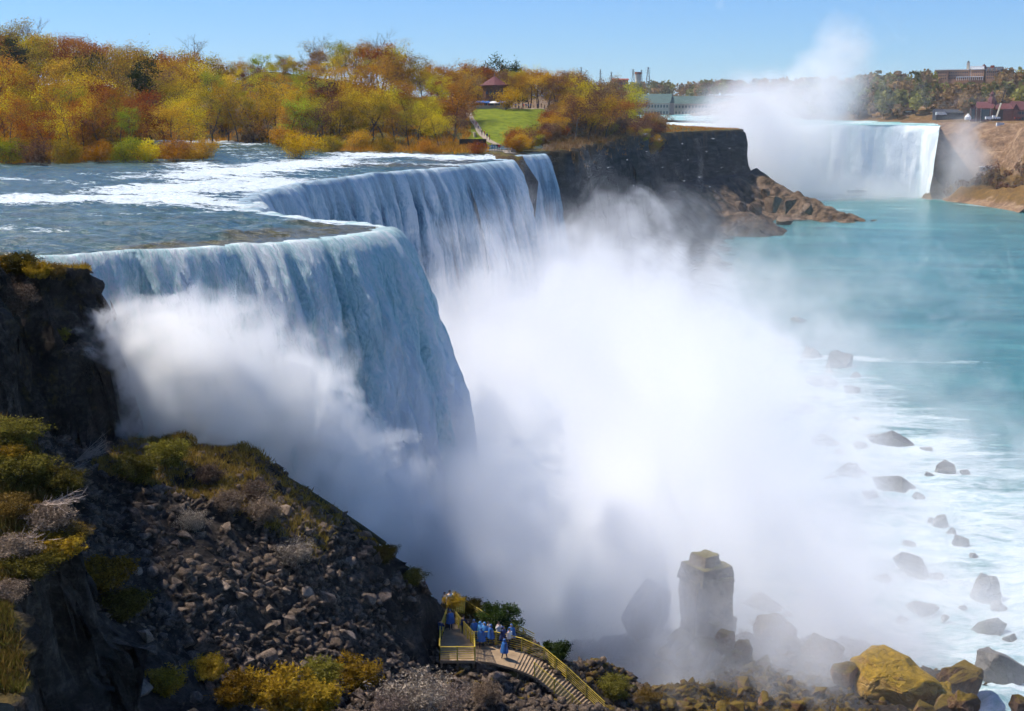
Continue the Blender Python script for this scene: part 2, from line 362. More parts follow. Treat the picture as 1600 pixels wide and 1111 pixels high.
def curtain(name, crest, mat, zbot, step, rows, v0, amp, z0=0., jag=.8, su=1., seed=1, zf=None, lip=2.2):
    c = spline(crest, step); n = len(c)
    tg = np.gradient(c, axis=0)
    kk = max(1, int(3.0/step))
    ker = np.ones(2*kk+1)/(2*kk+1)
    tg = np.stack([np.convolve(np.pad(tg[:, i], kk, mode='edge'), ker, 'valid') for i in (0, 1)], 1)
    tg /= np.linalg.norm(tg, axis=1)[:, None]+1e-9; nr = np.stack([tg[:, 1], -tg[:, 0]], 1)
    u = np.concatenate([[0], np.cumsum(np.linalg.norm(np.diff(c, axis=0), axis=1))])
    c = c+nr*(jag*fbm(u*.13*su, 3.3, 0, 4, seed))[:, None]
    D = z0-zbot; s = np.linspace(0, 1, rows)[None, :]
    s2 = np.clip((s-.05)/.95, 0, 1); drop = D*(s2**1.35)
    U = u[:, None]+0*s; drop = drop+0*U
    vv = v0*(1+.25*fbm(U*.08*su, 0, 0, 3, seed+2))
    off = vv*np.sqrt(2*drop/9.8)-lip*(1-np.clip(s/.05, 0, 1))
    rid = fbm(U*.55*su, drop*.05*su, 0, 4, seed+5, .55); fine = fbm(U*1.8*su, drop*.35*su, 0, 3, seed+9)
    clump = fbm(U*1.0*su, drop*.22*su, 4, 4, seed+17, .6)
    off += (rid*amp+fine*amp*.35+clump*amp*.38)*(.25+.75*sst(0, 6, drop))
    zz = z0-drop+(zf(U) if zf else 0)+.14*fbm(U*.5*su, 7, 0, 3, seed+14)*np.exp(-drop/1.5)*np.clip(s/.05, 0, 1)+.10*np.clip(s/.05, 0, 1)*np.exp(-drop/.6)
    Xc = c[:, 0:1]+nr[:, 0:1]*off; Yc = c[:, 1:2]+nr[:, 1:2]*off
    return obj(name, mesh(name, np.stack([Xc, Yc, zz], -1), gridfaces(n, rows), mat, True, {'u': U, 'fall': drop, 'ridge': rid}))
zB = lambda U: 0*U
wa = curtain('waterfall', CREST_A[:12], M_fallA, -40, .2, 200, 3.2, .75, seed=3)
tag(wa, 'nearest and tallest curtain of falling water, teal at its lip with a rounded right end', 'waterfall')
wb = curtain('waterfall', CREST_A[10:], M_fallB, -42, .35, 90, 2.6, .75, seed=21)
tag(wb, 'broad streaked curtain of falling water set back behind the nearest one', 'waterfall')
wc = curtain('waterfall', CREST_C, M_fallB, -42, .3, 80, 3.8, .7, seed=33, z0=.15)
tag(wc, 'whiter bulging curtain of water at the right end of the far crest', 'waterfall')
wd = curtain('waterfall', CREST_D, M_fallB, -42, .3, 80, 3.6, .5, seed=41, z0=.2)
tag(wd, 'narrow separate veil of water between the small rocky island and the dark cliff', 'waterfall')
CREST_H = [(70, 1330), (120, 1290), (160, 1220), (185, 1130), (196, 1075), (235, 1015), (275, 972), (302, 938), (306, 928)]
wh = curtain('waterfall', CREST_H, M_fallH, -50, 2.0, 60, 1.4, 1.1, z0=1.6, jag=2, su=.2, seed=55, lip=3)
tag(wh, 'distant wide white waterfall under the tall spray plume', 'waterfall')
# ---- upper river: rows at constant y run from the crest upstream
cr = spline(CREST_A+CREST_C[3:], .4)
cr = cr[np.concatenate([[True], np.diff(np.maximum.accumulate(cr[:, 1])) > 1e-4])]
def crest_x(y):
    y = np.asarray(y, float)
    x = np.interp(y, cr[:, 1], cr[:, 0]); x = np.where(y < 105, -40+(105-y)*-.5, x)
    x = np.where(y > 326, np.interp(y, [326, 352, 357, 361, 366, 400, 800], [-1, 2.6, 4.2, 8, 11, 14, 14]), x); return x
yr = [101.0]
while yr[-1] < 720: yr.append(yr[-1]+.32+.0035*(yr[-1]-101))
yr = np.array(yr); off = [0.]
while off[-1] < 420: off.append(off[-1]+.3+.011*off[-1])
off = np.array(off)
Yg = yr[:, None]+0*off; XC = crest_x(Yg); Xg = XC-.75-off[None, :]
up = -Xg+XC
def zriver(x, y): return .02*np.maximum(0, y-345)*(y < 900)+.004*np.maximum(0, -x-50)
ch = fbm(Xg*.22, Yg*.55, 0, 4, 60)
Zg = zriver(Xg, Yg)+.20*ch*sst(1.5, 6, up)+.55*sst(0, 14, up)*1.0+.10*fbm(Xg*.9, Yg*2, 0, 3, 66)*sst(1.5, 4, up)
ledge = np.sin((Yg*.25+fbm(Xg*.05, Yg*.05, 0, 3, 70)*6-Xg*.16))
Zg += .14*ledge*sst(3, 12, up)
# white rapids: brush strokes given as pixel rows on the water plane
def brush(lst, X_, Y_):
    a = np.zeros(X_.shape)
    for px0, py0, px1, py1, wd_, st, *zq in lst:
        z_ = zq[0] if zq else .3; p0, p1 = PZ(px0, py0, z_), PZ(px1, py1, z_); e = (p1-p0).to_2d(); L2 = e.length_squared+1e-9
        t = np.clip(((X_-p0.x)*e.x+(Y_-p0.y)*e.y)/L2, 0, 1)
        hw = abs(PZ(800, (py0+py1)/2-wd_, z_).y-PZ(800, (py0+py1)/2+wd_, z_).y)/2
        dy_ = (Y_-p0.y-t*e.y); dx_ = (X_-p0.x-t*e.x)
        a = np.maximum(a, st*np.exp(-(dy_/hw)**2-(dx_/(hw*.6+2))**2))
    return a
foam = brush([(-80, 318, 190, 312, 13, 1), (190, 312, 430, 318, 12, 1), (250, 300, 420, 285, 13, 1), (330, 275, 500, 255, 9, 1), (380, 262, 560, 247, 5, .85), (420, 318, 545, 340, 9, .9),
              (560, 243, 700, 247, 3.5, 1), (700, 250, 800, 243, 3, .9), (560, 258, 735, 256, 3, .7), (200, 300, 330, 296, 5, .9), (440, 300, 480, 312, 10, 1), (200, 206, 300, 203, 1.6, 1.1, 3.9), (240, 213, 300, 212, 1.5, 1.1, 3.0), (245, 224, 325, 225, 2, 1.1, 1.4), (330, 229, 400, 231, 1.5, .7, .8),
              (0, 283, 120, 290, 3, .55), (130, 275, 260, 272, 2.5, .6), (60, 345, 380, 335, 4, .45), (0, 362, 90, 368, 3, .5), (290, 258, 330, 266, 5, .8), (360, 236, 420, 250, 4, .5)], Xg, Yg)
shal = brush([(60, 405, 240, 391, 3.5, .9), (230, 385, 420, 372, 4, 1), (400, 368, 600, 352, 5, 1.), (480, 350, 560, 352, 5, .8), (440, 262, 700, 258, 3, .9), (520, 240, 640, 247, 2.5, .7), (690, 252, 735, 254, 3, .9), (0, 395, 60, 403, 5, .6), (40, 300, 70, 300, 2, .3)], Xg, Yg)
t = newmat('upper_river_water'); p = t.pos(); q = t.xyz(p)
def wn(t, q, a, b, det, ro, sk_=.0): return t.noise(t.comb(t.m('MULTIPLY', q[0], a), t.m('ADD', t.m('MULTIPLY', q[1], b), t.m('MULTIPLY', q[0], sk_)), 0.), 1., det, ro, .6)
a1 = wn(t, q, .10, .35, 5, .62, .05); a2 = wn(t, q, .5, 1.6, 5, .7, .2); a3 = wn(t, q, 1.6, 4.5, 3, .7)
c = t.ramp(t.m('ADD', t.m('MULTIPLY', a1, .6), t.m('MULTIPLY', a2, .4)), [(.35, (.018, .05, .056)), (.52, (.045, .10, .10)), (.68, (.11, .19, .175))])
shc = t.ramp(a2, [(.35, (.03, .028, .008)), (.6, (.12, .10, .03))])
c = t.mix(t.rng(t.m('ADD', t.att('shal'), t.m('MULTIPLY', t.m('SUBTRACT', a1, .5), .9)), .35, .7, 0., .85), c, shc)
f = t.m('ADD', t.att('foam'), t.m('ADD', t.m('MULTIPLY', t.m('SUBTRACT', a1, .5), 1.5), t.m('MULTIPLY', t.m('SUBTRACT', a2, .5), 1.4)))
f = t.m('ADD', f, t.m('MULTIPLY', t.m('SUBTRACT', a3, .5), .6))
f = t.rng(f, .58, .80)
t.set(t.b.inputs['Base Color'], t.mix(f, c, t.mix(t.rng(a3, .35, .6), (.42, .52, .56), (.74, .79, .81)))); t.set(t.b.inputs['Roughness'], t.rng(f, 0., 1., .22, .8)); t.b.inputs['Specular IOR Level'].default_value = .35
t.set(t.b.inputs['Normal'], t.bump(t.m('ADD', t.m('ADD', t.m('MULTIPLY', a1, .6), a2), t.m('MULTIPLY', a3, .5)), .75, .35))
M_ur = t.mat
tag(obj('upper_river', mesh('upper_river', np.stack([Xg, Yg, Zg+.08*foam*fbm(Xg, Yg*2, 0, 2, 77)], -1), gridfaces(len(yr), len(off)), M_ur, True, {'foam': foam, 'shal': shal})), 'shallow river with white rapids above the brink', kind='structure')
# rock face behind the curtains
cw = np.array([(-60, 103)]+CREST_A+CREST_C[3:]+[(-1.5, 330), (1.5, 345)]+CREST_D+[(14, 372)], float); cw = spline(cw, 1.)
tg = np.gradient(cw, axis=0); tg /= np.linalg.norm(tg, axis=1)[:, None]+1e-9; nr = np.stack([tg[:, 1], -tg[:, 0]], 1); lev = np.linspace(0, 1, 60)[None, :]
U = np.arange(len(cw))[:, None]*1.
offw = -1.4+0*lev+1.0*fbm(U*.15, lev*12, 0, 4, 80)*sst(0, .1, lev)+lev*2
M_wet = rockmat('wet_cliff_rock', (.008, .01, .012), (.03, .036, .04), (.08, .09, .09), None, objspace=False, scale=.25, strata=.5, rough=.5)
tag(obj('gorge_wall', mesh('gorge_wall', np.stack([cw[:, 0:1]+nr[:, 0:1]*offw, cw[:, 1:2]+nr[:, 1:2]*offw, -.25-lev*55+0*U], -1), gridfaces(len(cw), 60), M_wet)), 'wet rock wall behind the falling water', kind='structure')
# ---- gorge river, one sheet to the horizon, finer near the camera
t = newmat('gorge_river_water'); p = t.pos(); q = t.xyz(p)
b1 = wn(t, q, .012, .035, 5, .6, .01); b2 = wn(t, q, .05, .16, 5, .65, .02); b3 = wn(t, q, .4, .9, 4, .7)
c = t.ramp(t.m('ADD', t.m('MULTIPLY', b1, .6), t.m('MULTIPLY', b2, .4)), [(.36, (.022, .125, .135)), (.52, (.045, .19, .195)), (.68, (.085, .29, .28))])
c5 = wn(t, q, .03, .13, 6, .68, .012)
f = t.m('ADD', t.att('foam'), t.m('ADD', t.m('MULTIPLY', t.m('SUBTRACT', c5, .5), 2.6), t.m('MULTIPLY', t.m('SUBTRACT', b3, .5), .9)))
f = t.rng(f, .46, .95)
t.set(t.b.inputs['Base Color'], t.mix(f, c, t.mix(t.rng(t.m('ADD', t.m('MULTIPLY', b2, .5), t.m('MULTIPLY', b3, .5)), .38, .56), (.20, .36, .39), (.54, .61, .63)))); t.set(t.b.inputs['Roughness'], t.rng(f, 0., 1., .25, .8)); t.b.inputs['Specular IOR Level'].default_value = .4
t.set(t.b.inputs['Normal'], t.bump(t.m('ADD', t.m('MULTIPLY', b2, 1.5), b3), .6, .4))
M_gr = t.mat
gxs = np.concatenate([[-6000, -1500, -300, -60], np.arange(-40, 150, .9), np.arange(150, 420, 5), [450, 600, 1500, 8000]])
gys = np.concatenate([[-3000, 0, 60, 80], np.arange(95, 260, .9), np.arange(260, 460, 2), np.arange(460, 1100, 8), [1300, 2500, 14000]])
Xw, Yw = np.meshgrid(gxs, gys, indexing='ij')
rap = np.exp(-((Yw-118)/15)**2)*sst(20, 45, Xw)*sst(140, 90, Xw)
turb = sst(110, 60, Xw-.0*Yw)*sst(380, 330, Yw)*sst(60, 100, Yw)
Zw = -50+3.0*rap+(.5*fbm(Xw*.12, Yw*.18, 0, 4, 90)+.3*np.abs(fbm(Xw*.5, Yw*.5, 0, 3, 91)))*(turb+rap*1.3)
edge = np.interp(Yw, [100, 130, 200, 240, 300, 350, 375, 400], [118, 100, 84, 84, 74, 62, 42, -40])
fo = 1.0-sst(-25, 34, Xw-edge)*1.0; fo = np.where(Yw > 400, 0, fo*1.15)
def wbrush(lst, X_, Y_):
    a = np.zeros(X_.shape)
    for px0, py0, px1, py1, hy, st in lst:
        p0, p1 = PZ(px0, py0, -50), PZ(px1, py1, -50); e = (p1-p0).to_2d(); L2 = e.length_squared
        t_ = np.clip(((X_-p0.x)*e.x+(Y_-p0.y)*e.y)/L2, 0, 1)
        a = np.maximum(a, st*np.exp(-((Y_-p0.y-t_*e.y)/hy)**2-((X_-p0.x-t_*e.x)/(hy*1.5))**2)*(1-.45*t_))
    return a
fo = np.maximum(fo, wbrush([(1220, 560, 1560, 566, 5, 1.05), (1330, 590, 1450, 602, 3, .9), (1400, 650, 1600, 690, 5, .7), (1430, 775, 1640, 745, 9, 1.1), (1480, 860, 1640, 890, 8, 1.0), (1450, 925, 1640, 960, 8, 1.1), (1500, 1000, 1640, 1090, 8, 1.1), (1290, 328, 1500, 325, 10, .5), (1380, 307, 1600, 320, 12, .75), (1500, 318, 1640, 335, 7, .55), (1290, 311, 1480, 300, 20, .7), (1390, 375, 1440, 385, 6, .35)], Xw, Yw))
tag(obj('gorge_river', mesh('gorge_river', np.stack([Xw, Yw, Zw], -1), gridfaces(len(gxs), len(gys)), M_gr, True, {'foam': np.minimum(fo, 1.05)})), 'teal river in the gorge with white foam', kind='structure')
# ---- upper river above the distant falls
yy = (np.concatenate([np.arange(929, 1340, 6.), np.arange(1340, 1900, 20.)])); hx = np.linspace(0, 1, 60)
hc = np.array(CREST_H, float)[::-1]
Yh = yy[:, None]+0*hx; left = np.interp(Yh, hc[:, 1], hc[:, 0]); left = np.where(Yh > 1330, 60, left); Rh = np.interp(Yh, [928, 1040, 1090, 1300, 1900], [306.5, 340, 352, 420, 420]); Xh = left+(Rh-left)*hx[None, :]
Zh = 1.6+.012*np.maximum(0, Yh-1050)+.5*fbm(Xh*.03, Yh*.06, 0, 3, 95)*sst(0, .1, hx)
t = newmat('rapids_water'); p = t.pos(); q = t.xyz(p); b1 = wn(t, q, .012, .05, 5, .7)
t.set(t.b.inputs['Base Color'], t.ramp(b1, [(.38, (.05, .25, .24)), (.52, (.3, .55, .5)), (.62, (.8, .86, .84))])); t.b.inputs['Roughness'].default_value = .5
tag(obj('upper_river', mesh('far_river', np.stack([Xh, Yh, Zh], -1), gridfaces(len(yy), 60), t.mat, True)), 'pale rapids above the distant falls', kind='structure')
# ================================================================ SETTING: far land
M_isl = ground_material('island_ground', (.03, .02, .012), (.07, .045, .02), (.14, .10, .045), (.05, .05, .01), (.16, .12, .02), scale=.12)
xi = np.arange(-330, 216, 1.3); yi = np.arange(246, 1004, 1.6); X, Y = np.meshgrid(xi, yi, indexing='ij')
shore = [C(-250, 262, 'z', .3), C(0, 259, 'z', .3), C(120, 257, 'z', .3), C(240, 252, 'z', .3), C(330, 250, 'z', .3)]
IS1 = [(p.x, p.y) for p in shore]+[(-84, 345), (-98, 372), (-120, 430), (-150, 560), (-420, 560), (-420, 280)]
s2 = [C(290, 218, 'z', 1.5), C(330, 224, 'z', 1), C(390, 230, 'z', .5), C(500, 240, 'z', .3), C(600, 241, 'z', .3), C(700, 243, 'z', .3), C(770, 243, 'z', .3)]
IS2 = [(p.x, p.y) for p in s2]+[(-3, 330), (-1.0, 325), (1.0, 335), (-2.0, 352), (2.5, 361), (12.5, 369), (24, 430), (36, 495), (52, 580), (72, 670), (100, 745), (145, 826), (150, 850), (120, 960), (60, 1120), (-520, 1120), (-520, 620), (-150, 620), (-118, 560)]
n0 = fbm(X*.03, Y*.03, 0, 4, 101)
d1 = sdist(IS1, X, Y)+n0*2; d2 = sdist(IS2, X, Y)+n0*1.5*sst(.3, 0, X/60)
z1 = -1+2.0*sst(-1, 2, d1)+5*sst(0, 90, d1)
hill = (13+7*sst(-90, -180, X))*sst(380, 560, Y)*sst(-20, -120, X)*(1-.55*np.exp(-((X/np.maximum(Y, 1)*2000+800-300)/90)**2))+4*sst(390, 470, Y)*sst(-12, -60, X)
law = [(px_, ZT(py_, y_)) for px_, py_, y_ in ()]
z2 = -1+2.0*sst(-1, 1.5, d2)
lawnslope = 11.9*sst(386, 492, Y)
z2 = z2+np.where(X < -45, 1, sst(14, 0, -X-45+0*Y)*0+1)*lawnslope*sst(2, 26, d2)+hill
z2 = np.where(Y > 620, np.minimum(z2, 1+.5*n0+11*sst(900, 620, Y)*sst(2, 40, d2)), z2)
z2 = np.where((Y > 345) & (X > -5), np.maximum(z2, .6), z2)
# gorge side: cliff then talus
cliffside = (X > 2.2) & (Y > 319)
dd = d2+1.6*fbm(X*.09, Y*.09, 0, 4, 110)
fr_ = sst(700, 560, Y); zc = .6-(27+15*fr_)*sst(.5, -5.5-2*fr_, dd)-(24-15*fr_)*sst(-6, -46+24*fr_-8*n0, dd)-1.5*sst(-40, -60, dd)+2.5*np.abs(fbm(X*.08, Y*.08, 0, 4, 112))*sst(-5, -12, dd)*sst(-60, -30, dd)
spit = P(1310, 342, 747); q0 = Vector((150, 800)); 
tt = np.clip(((X-150)*(spit.x-150)+(Y-800)*(spit.y-800))/((spit.x-150)**2+(spit.y-800)**2), 0, 1)
ds = np.hypot(X-150-tt*(spit.x-150), Y-800-tt*(spit.y-800))
zs = -51+(24-19*tt)*sst(26-12*tt, 0, ds)+2.5*np.abs(fbm(X*.1, Y*.1, 0, 4, 115))*sst(30, 15, ds)
ds2 = np.hypot((X-120)/1., (Y-690)/1.9); zs = np.maximum(zs, -52+9*sst(34, 4, ds2)+2*np.abs(fbm(X*.13, Y*.13, 0, 4, 116))*sst(34, 20, ds2))
out2 = (d2 < .8) & cliffside
Z2 = np.where(out2, np.maximum(zc, zs), z2)
Zi = np.maximum(np.where(X < -60, z1, -9*(X < 2)-60*(X >= 2)), Z2); Zi = np.where(d2 > 0, np.maximum(Zi, z2), Zi)
Zi = np.where((Y < 322) & (X > 3), -60, np.where((Y < 300) & (X > -40), -1.2, Zi)); Zi = np.where((X > crest_x(Y)-1.5) & (Y < 322), -60, Zi)
Zi = Zi+.3*fbm(X*.15, Y*.15, 0, 3, 118)*((d2 > 6) | (d1 > 6))
def zis(x, y):
    i = min(max((x-xi[0])/1.3, 0), len(xi)-1.001); j = min(max((y-yi[0])/1.6, 0), len(yi)-1.001); a, b = int(i), int(j); u, v_ = i-a, j-b
    return float((Zi[a, b]*(1-u)+Zi[a+1, b]*u)*(1-v_)+(Zi[a, b+1]*(1-u)+Zi[a+1, b+1]*u)*v_)
gx, gy = np.gradient(Zi, 1.3, 1.6); sl = np.hypot(gx, gy); steep = sst(1, 3, sl)
lawn = (X > -14+0*Y) & (X < 30-.0*Y) & (Y > 402) & (Y < 490) & (d2 > 14)
P1 = [(p.x, p.y) for p in (P(737, 204, 415), P(775, 216, 402), P(812, 214, 405), P(846, 192, 445), P(868, 168, 492), P(722, 166, 495))]
dln = sdist(P1, X, Y); lawn = sst(-1.5, 1.5, dln+n0)
t = newmat('island_ground_green'); M_isl2 = M_isl
nt_ = NT(M_isl.node_tree); b_ = nt_.N['Principled BSDF']; old = b_.inputs['Base Color'].links[0].from_socket
gr = nt_.ramp(nt_.noise(nt_.pos(), .5, 5, .7), [(.35, (.09, .13, .006)), (.65, (.21, .24, .010))])
cq = nt_.xyz(nt_.pos()); dk = nt_.ramp(nt_.noise(nt_.comb(nt_.m('MULTIPLY', cq[0], .08), nt_.m('MULTIPLY', cq[1], .08), nt_.m('MULTIPLY', cq[2], .5)), 1., 6, .7), [(.36, (.012, .016, .02)), (.55, (.035, .042, .048)), (.72, (.09, .095, .095))])
rd = nt_.ramp(nt_.noise(nt_.pos(), .22, 6, .7), [(.4, (.02, .016, .012)), (.52, (.12, .08, .05)), (.66, (.26, .18, .12))])
x1 = nt_.mix(nt_.att('lawn'), old, gr); x2 = nt_.mix(nt_.att('cliff'), x1, dk); x3 = nt_.mix(nt_.att('talus'), x2, rd)
b_.inputs['Base Color'].links; nt_.set(b_.inputs['Base Color'], x3)
VX = X+steep*2.2*fbm(X*.15, Y*.15, Zi*.12, 3, 120)+steep*.9*vnoise(X*.06, Y*.06, Zi*.45, 121); VY = Y+steep*2.2*fbm(X*.15+5, Y*.15, Zi*.12, 3, 124)
cl = sst(.4, -.6, d2)*cliffside*(Zi < -.2); ta = sst(-9, -26, d2)*cliffside*sst(620, 700, Y)
isl = obj('island_land', mesh('island_land', np.stack([VX, VY, Zi], -1), gridfaces(len(xi), len(yi)), M_isl, False, {'veg': .75*sst(.7, .2, sl)*(Zi > -.5), 'lawn': lawn, 'cliff': cl, 'talus': ta}))
tag(isl, 'wooded island with a green lawn and a dark cliff', kind='structure')
# far shore and escarpment
fp = [C(*a) for a in [(1440, 303, 'z', -50), (1480, 305, 'z', -50), (1540, 313, 'z', -50), (1600, 320, 'z', -50), (1700, 335, 'z', -50), (1470, 291, 940), (1520, 286, 905), (1600, 290, 858), (1700, 295, 800), (1478, 262, 985), (1560, 258, 925), (1600, 255, 882), (1700, 255, 810),
   (1466, 204, 1040), (1500, 203.5, 1000), (1540, 203, 960), (1600, 203, 905), (1720, 203, 820), (1465, 190, 1090), (1540, 189.5, 1010), (1600, 189.5, 955), (1720, 190, 870), (1440, 187, 1150), (1600, 184, 1080), (1720, 184, 1080)]]
fp += [Vector((306, 928, -52)), Vector((308, 1000, -1)), Vector((306, 950, -30)), Vector((330, 1150, 3)), Vector((290, 900, -60)), Vector((300, 790, -60)), Vector((360, 790, -52)), Vector((620, 790, 5)), Vector((300, 1250, 3.5)), Vector((270, 1350, 4)), Vector((200, 1500, 5)), Vector((0, 1620, 6)), Vector((-200, 1700, 7)), Vector((-700, 1700, 9)),
       Vector((700, 1100, 10)), Vector((360, 1300, 33)), Vector((480, 1200, 34)), Vector((620, 1200, 36)), Vector((300, 1480, 9)), Vector((330, 1400, 9)), Vector((200, 1620, 6)), Vector((330, 1560, 30)), Vector((250, 1700, 30)), Vector((200, 1750, 30)), Vector((0, 1850, 28)), Vector((-700, 1900, 24)), Vector((800, 1700, 42)), Vector((-700, 2600, 40)), Vector((800, 2600, 45)), Vector((0, 2600, 42)), Vector((60, 1900, 32)), Vector((1000, 1200, 40))]
xf = np.arange(-600, 760, 5.); yf = np.concatenate([np.arange(800, 1120, 2.5), np.arange(1120, 2500, 12.)]); X, Y = np.meshgrid(xf, yf, indexing='ij')
Zf = tri_interp(fp, X, Y); Zf = np.where(np.isnan(Zf), -60, Zf); 
Zf = np.where((Y < 1500) & (X < 290), -60, Zf); Zf = np.where((X < 299) & (Y < 1000), -60, Zf)
onc = sst(-48, -44, Zf)*sst(2, -3, Zf)
Zf += onc*(4.*fbm(X*.04, Y*.04, 0, 5, 130, .6)+2.2*np.sin(Zf*.5+fbm(X*.02, Y*.02, 0, 3, 131)*2))
M_shore = ground_material('gorge_rock_far', (.06, .035, .02), (.20, .12, .07), (.40, .28, .17), (.10, .06, .02), (.20, .11, .03), strata=.12, scale=.05)
veg = .85*sst(-22, -34, Zf)*sst(-50, -44, Zf)+.6*(Zf > 3)
tag(obj('far_shore', mesh('far_shore', np.stack([X, Y, Zf], -1), gridfaces(len(xf), len(yf)), M_shore, False, {'veg': veg})), 'tan layered gorge side and escarpment on the far shore', kind='structure')
def zfs(x, y):
    i = min(max((x-xf[0])/5., 0), len(xf)-1.001); a = int(i); u = i-a
    j = int(np.clip(np.searchsorted(yf, y)-1, 0, len(yf)-2)); v_ = min(max((y-yf[j])/(yf[j+1]-yf[j]), 0), 1)
    return float((Zf[a, j]*(1-u)+Zf[a+1, j]*u)*(1-v_)+(Zf[a, j+1]*(1-u)+Zf[a+1, j+1]*u)*v_)
# ================================================================ VEGETATION
def grow(seed, H=10., spread=.45, trunk_r=.25, split=.35, nl=7, n2=5, n3=4, up=.35, leaves=14, lsz=.32, lrad=.9, stems=1, droop=0., narrow=False, lelong=1.):
    r = random.Random(seed); mb = MB(); tw = MB(); tips = []
    def branch(p, d, L, rad, lvl, m):
        pts = [p.copy()]; k = 4 if lvl < 2 else 3; q = p.copy(); dd = d.copy()
        for i in range(k):
            dd = (dd+Vector((r.gauss(0, .16), r.gauss(0, .16), r.gauss(0, .1)+up*.12-droop*.1*lvl))).normalized(); q = q+dd*L/k; pts.append(q.copy())
        m.tube(pts, [rad*(1-.75*i/k) for i in range(k+1)], 5 if lvl == 0 else 4 if lvl == 1 else 3, cap=False)
        return pts, dd
    for s_ in range(stems):
        base = Vector((r.uniform(-.3, .3)*(stems > 1)*H*.12, r.uniform(-.3, .3)*(stems > 1)*H*.12, -.15))
        d0 = Vector((r.gauss(0, .05+.25*(stems > 1)), r.gauss(0, .05+.25*(stems > 1)), 1)).normalized()
        pts, dd = branch(base, d0, H*.78, trunk_r/(stems**.5), 0, mb)
        for i in range(nl):
            f = split+(1-split)*(i+r.random())/nl; j = min(int(f*4), 3); p = pts[j].lerp(pts[j+1], f*4-j)
            a = r.uniform(0, 2*PI); out = Vector((math.cos(a), math.sin(a), up+r.uniform(0, .5))).normalized()
            L = H*spread*(1.15-.75*f if narrow else 1-.45*abs(f-.6))*r.uniform(.75, 1.1)
            b, bd = branch(p, out, L, trunk_r*.38*(1.2-f), 1, mb)
            for k in range(n2):
                g = .3+.7*(k+r.random())/n2; jj = min(int(g*4), 3); p2 = b[jj].lerp(b[jj+1], g*4-jj)
                o2 = (bd+Vector((r.gauss(0, .6), r.gauss(0, .6), r.gauss(.15, .45)))).normalized()
                b2, bd2 = branch(p2, o2, L*.45*r.uniform(.7, 1.2), trunk_r*.13, 2, tw)
                for l in range(n3):
                    p3 = b2[r.randrange(1, len(b2))]
                    o3 = (bd2+Vector((r.gauss(0, .7), r.gauss(0, .7), r.gauss(.1, .5)))).normalized()
                    tip = p3+o3*L*.2*r.uniform(.6, 1.3); tw.tube([p3, tip], [trunk_r*.06, trunk_r*.03], 3, cap=False); tips.append(tip)
        tips.append(pts[-1])
    # leaves: small triangles / quads round every twig tip
    T_ = np.array([tuple(t_) for t_ in tips]); rg = np.random.default_rng(seed)
    n = len(T_)*leaves; c = np.repeat(T_, leaves, 0)+rg.normal(0, lrad*.5, (n, 3))*[1, 1, .8]
    a = rg.normal(size=(n, 3)); a /= np.linalg.norm(a, axis=1)[:, None]; b = np.cross(a, rg.normal(size=(n, 3))); b /= np.linalg.norm(b, axis=1)[:, None]+1e-9
    sz = lsz*rg.uniform(.5, 1.2, (n, 1)); a = a*sz*lelong; b = b*sz*.6
    V = np.stack([c-a*.5, c+b*.5, c+a*.5, c-b*.5], 1).reshape(-1, 3); Fq = np.arange(n*4).reshape(-1, 4)
    ct = np.repeat(rg.uniform(0, 1, len(T_)), leaves); tone = np.repeat(np.clip(ct*.78+rg.uniform(0, .22, n), 0, 1), 4)
    tv = np.array([tuple(p) for p in tw.v]).reshape(-1, 3)
    return mb, tw, V, Fq, tone
BARK = plain('bark', (.055, .04, .03), .9, .4, 2.); BARKL = plain('pale_bark', (.16, .12, .09), .9, .4, 2.)
LEAF = {
 'ochre': leafmat('dry_ochre_growth', (.06, .035, .010), (.17, .105, .022), (.34, .22, .06), .3, .01),
 'nbrown': leafmat('dry_tan_twigs', (.06, .04, .028), (.17, .12, .085), (.32, .23, .17), .2, .01),
 'nolive': leafmat('dull_olive_growth', (.04, .035, .008), (.12, .10, .018), (.24, .20, .035), .3, .012),
 'rust': leafmat('rust_buds', (.15, .05, .010), (.46, .18, .014), (.68, .34, .025)),
 'olive': leafmat('olive_leaves', (.10, .075, .006), (.34, .24, .010), (.64, .46, .02)),
 'gold': leafmat('golden_leaves', (.26, .14, .006), (.60, .36, .010), (.82, .58, .02)),
 'lime': leafmat('lime_leaves', (.16, .20, .008), (.34, .38, .015), (.50, .52, .04)),
 'brown': leafmat('brown_twigs', (.07, .03, .018), (.22, .10, .045), (.38, .20, .09), .2),
 'dark': leafmat('dark_needles', (.010, .018, .006), (.03, .05, .010), (.07, .09, .018), .15),
 'grey': leafmat('grey_twigs', (.10, .08, .07), (.22, .17, .14), (.38, .30, .25), .15),
 'bright': leafmat('bright_olive_sprays', (.10, .06, .008), (.27, .165, .016), (.48, .31, .035), .4, .008),
}
def combine(tw, V, Fq, tone, leafm, twigm, n_tw_tone=.2):
    tv = np.array([tuple(p) for p in tw.v]).reshape(-1, 3); nt0 = len(tv)
    faces = [f for f in tw.f]+[tuple(int(i)+nt0 for i in f) for f in Fq]
    m = mesh('crown', np.vstack([tv, V]) if nt0 else V, faces, [leafm, twigm], False, {'tone': np.concatenate([np.full(nt0, .2), tone])})
    mi = np.zeros(len(faces), np.int32); mi[:len(tw.f)] = 1; m.polygons.foreach_set('material_index', mi)
    return m
PROTO = {}
def proto(key, kind, bark=None, **kw):
    mb, tw, V, Fq, tone = grow(**kw)
    PROTO[key] = (mesh('trunk', mb.v, mb.f, bark or BARK), combine(tw, V, Fq, tone, LEAF[kind], bark or BARK), kw['H'])
KSEED = 100
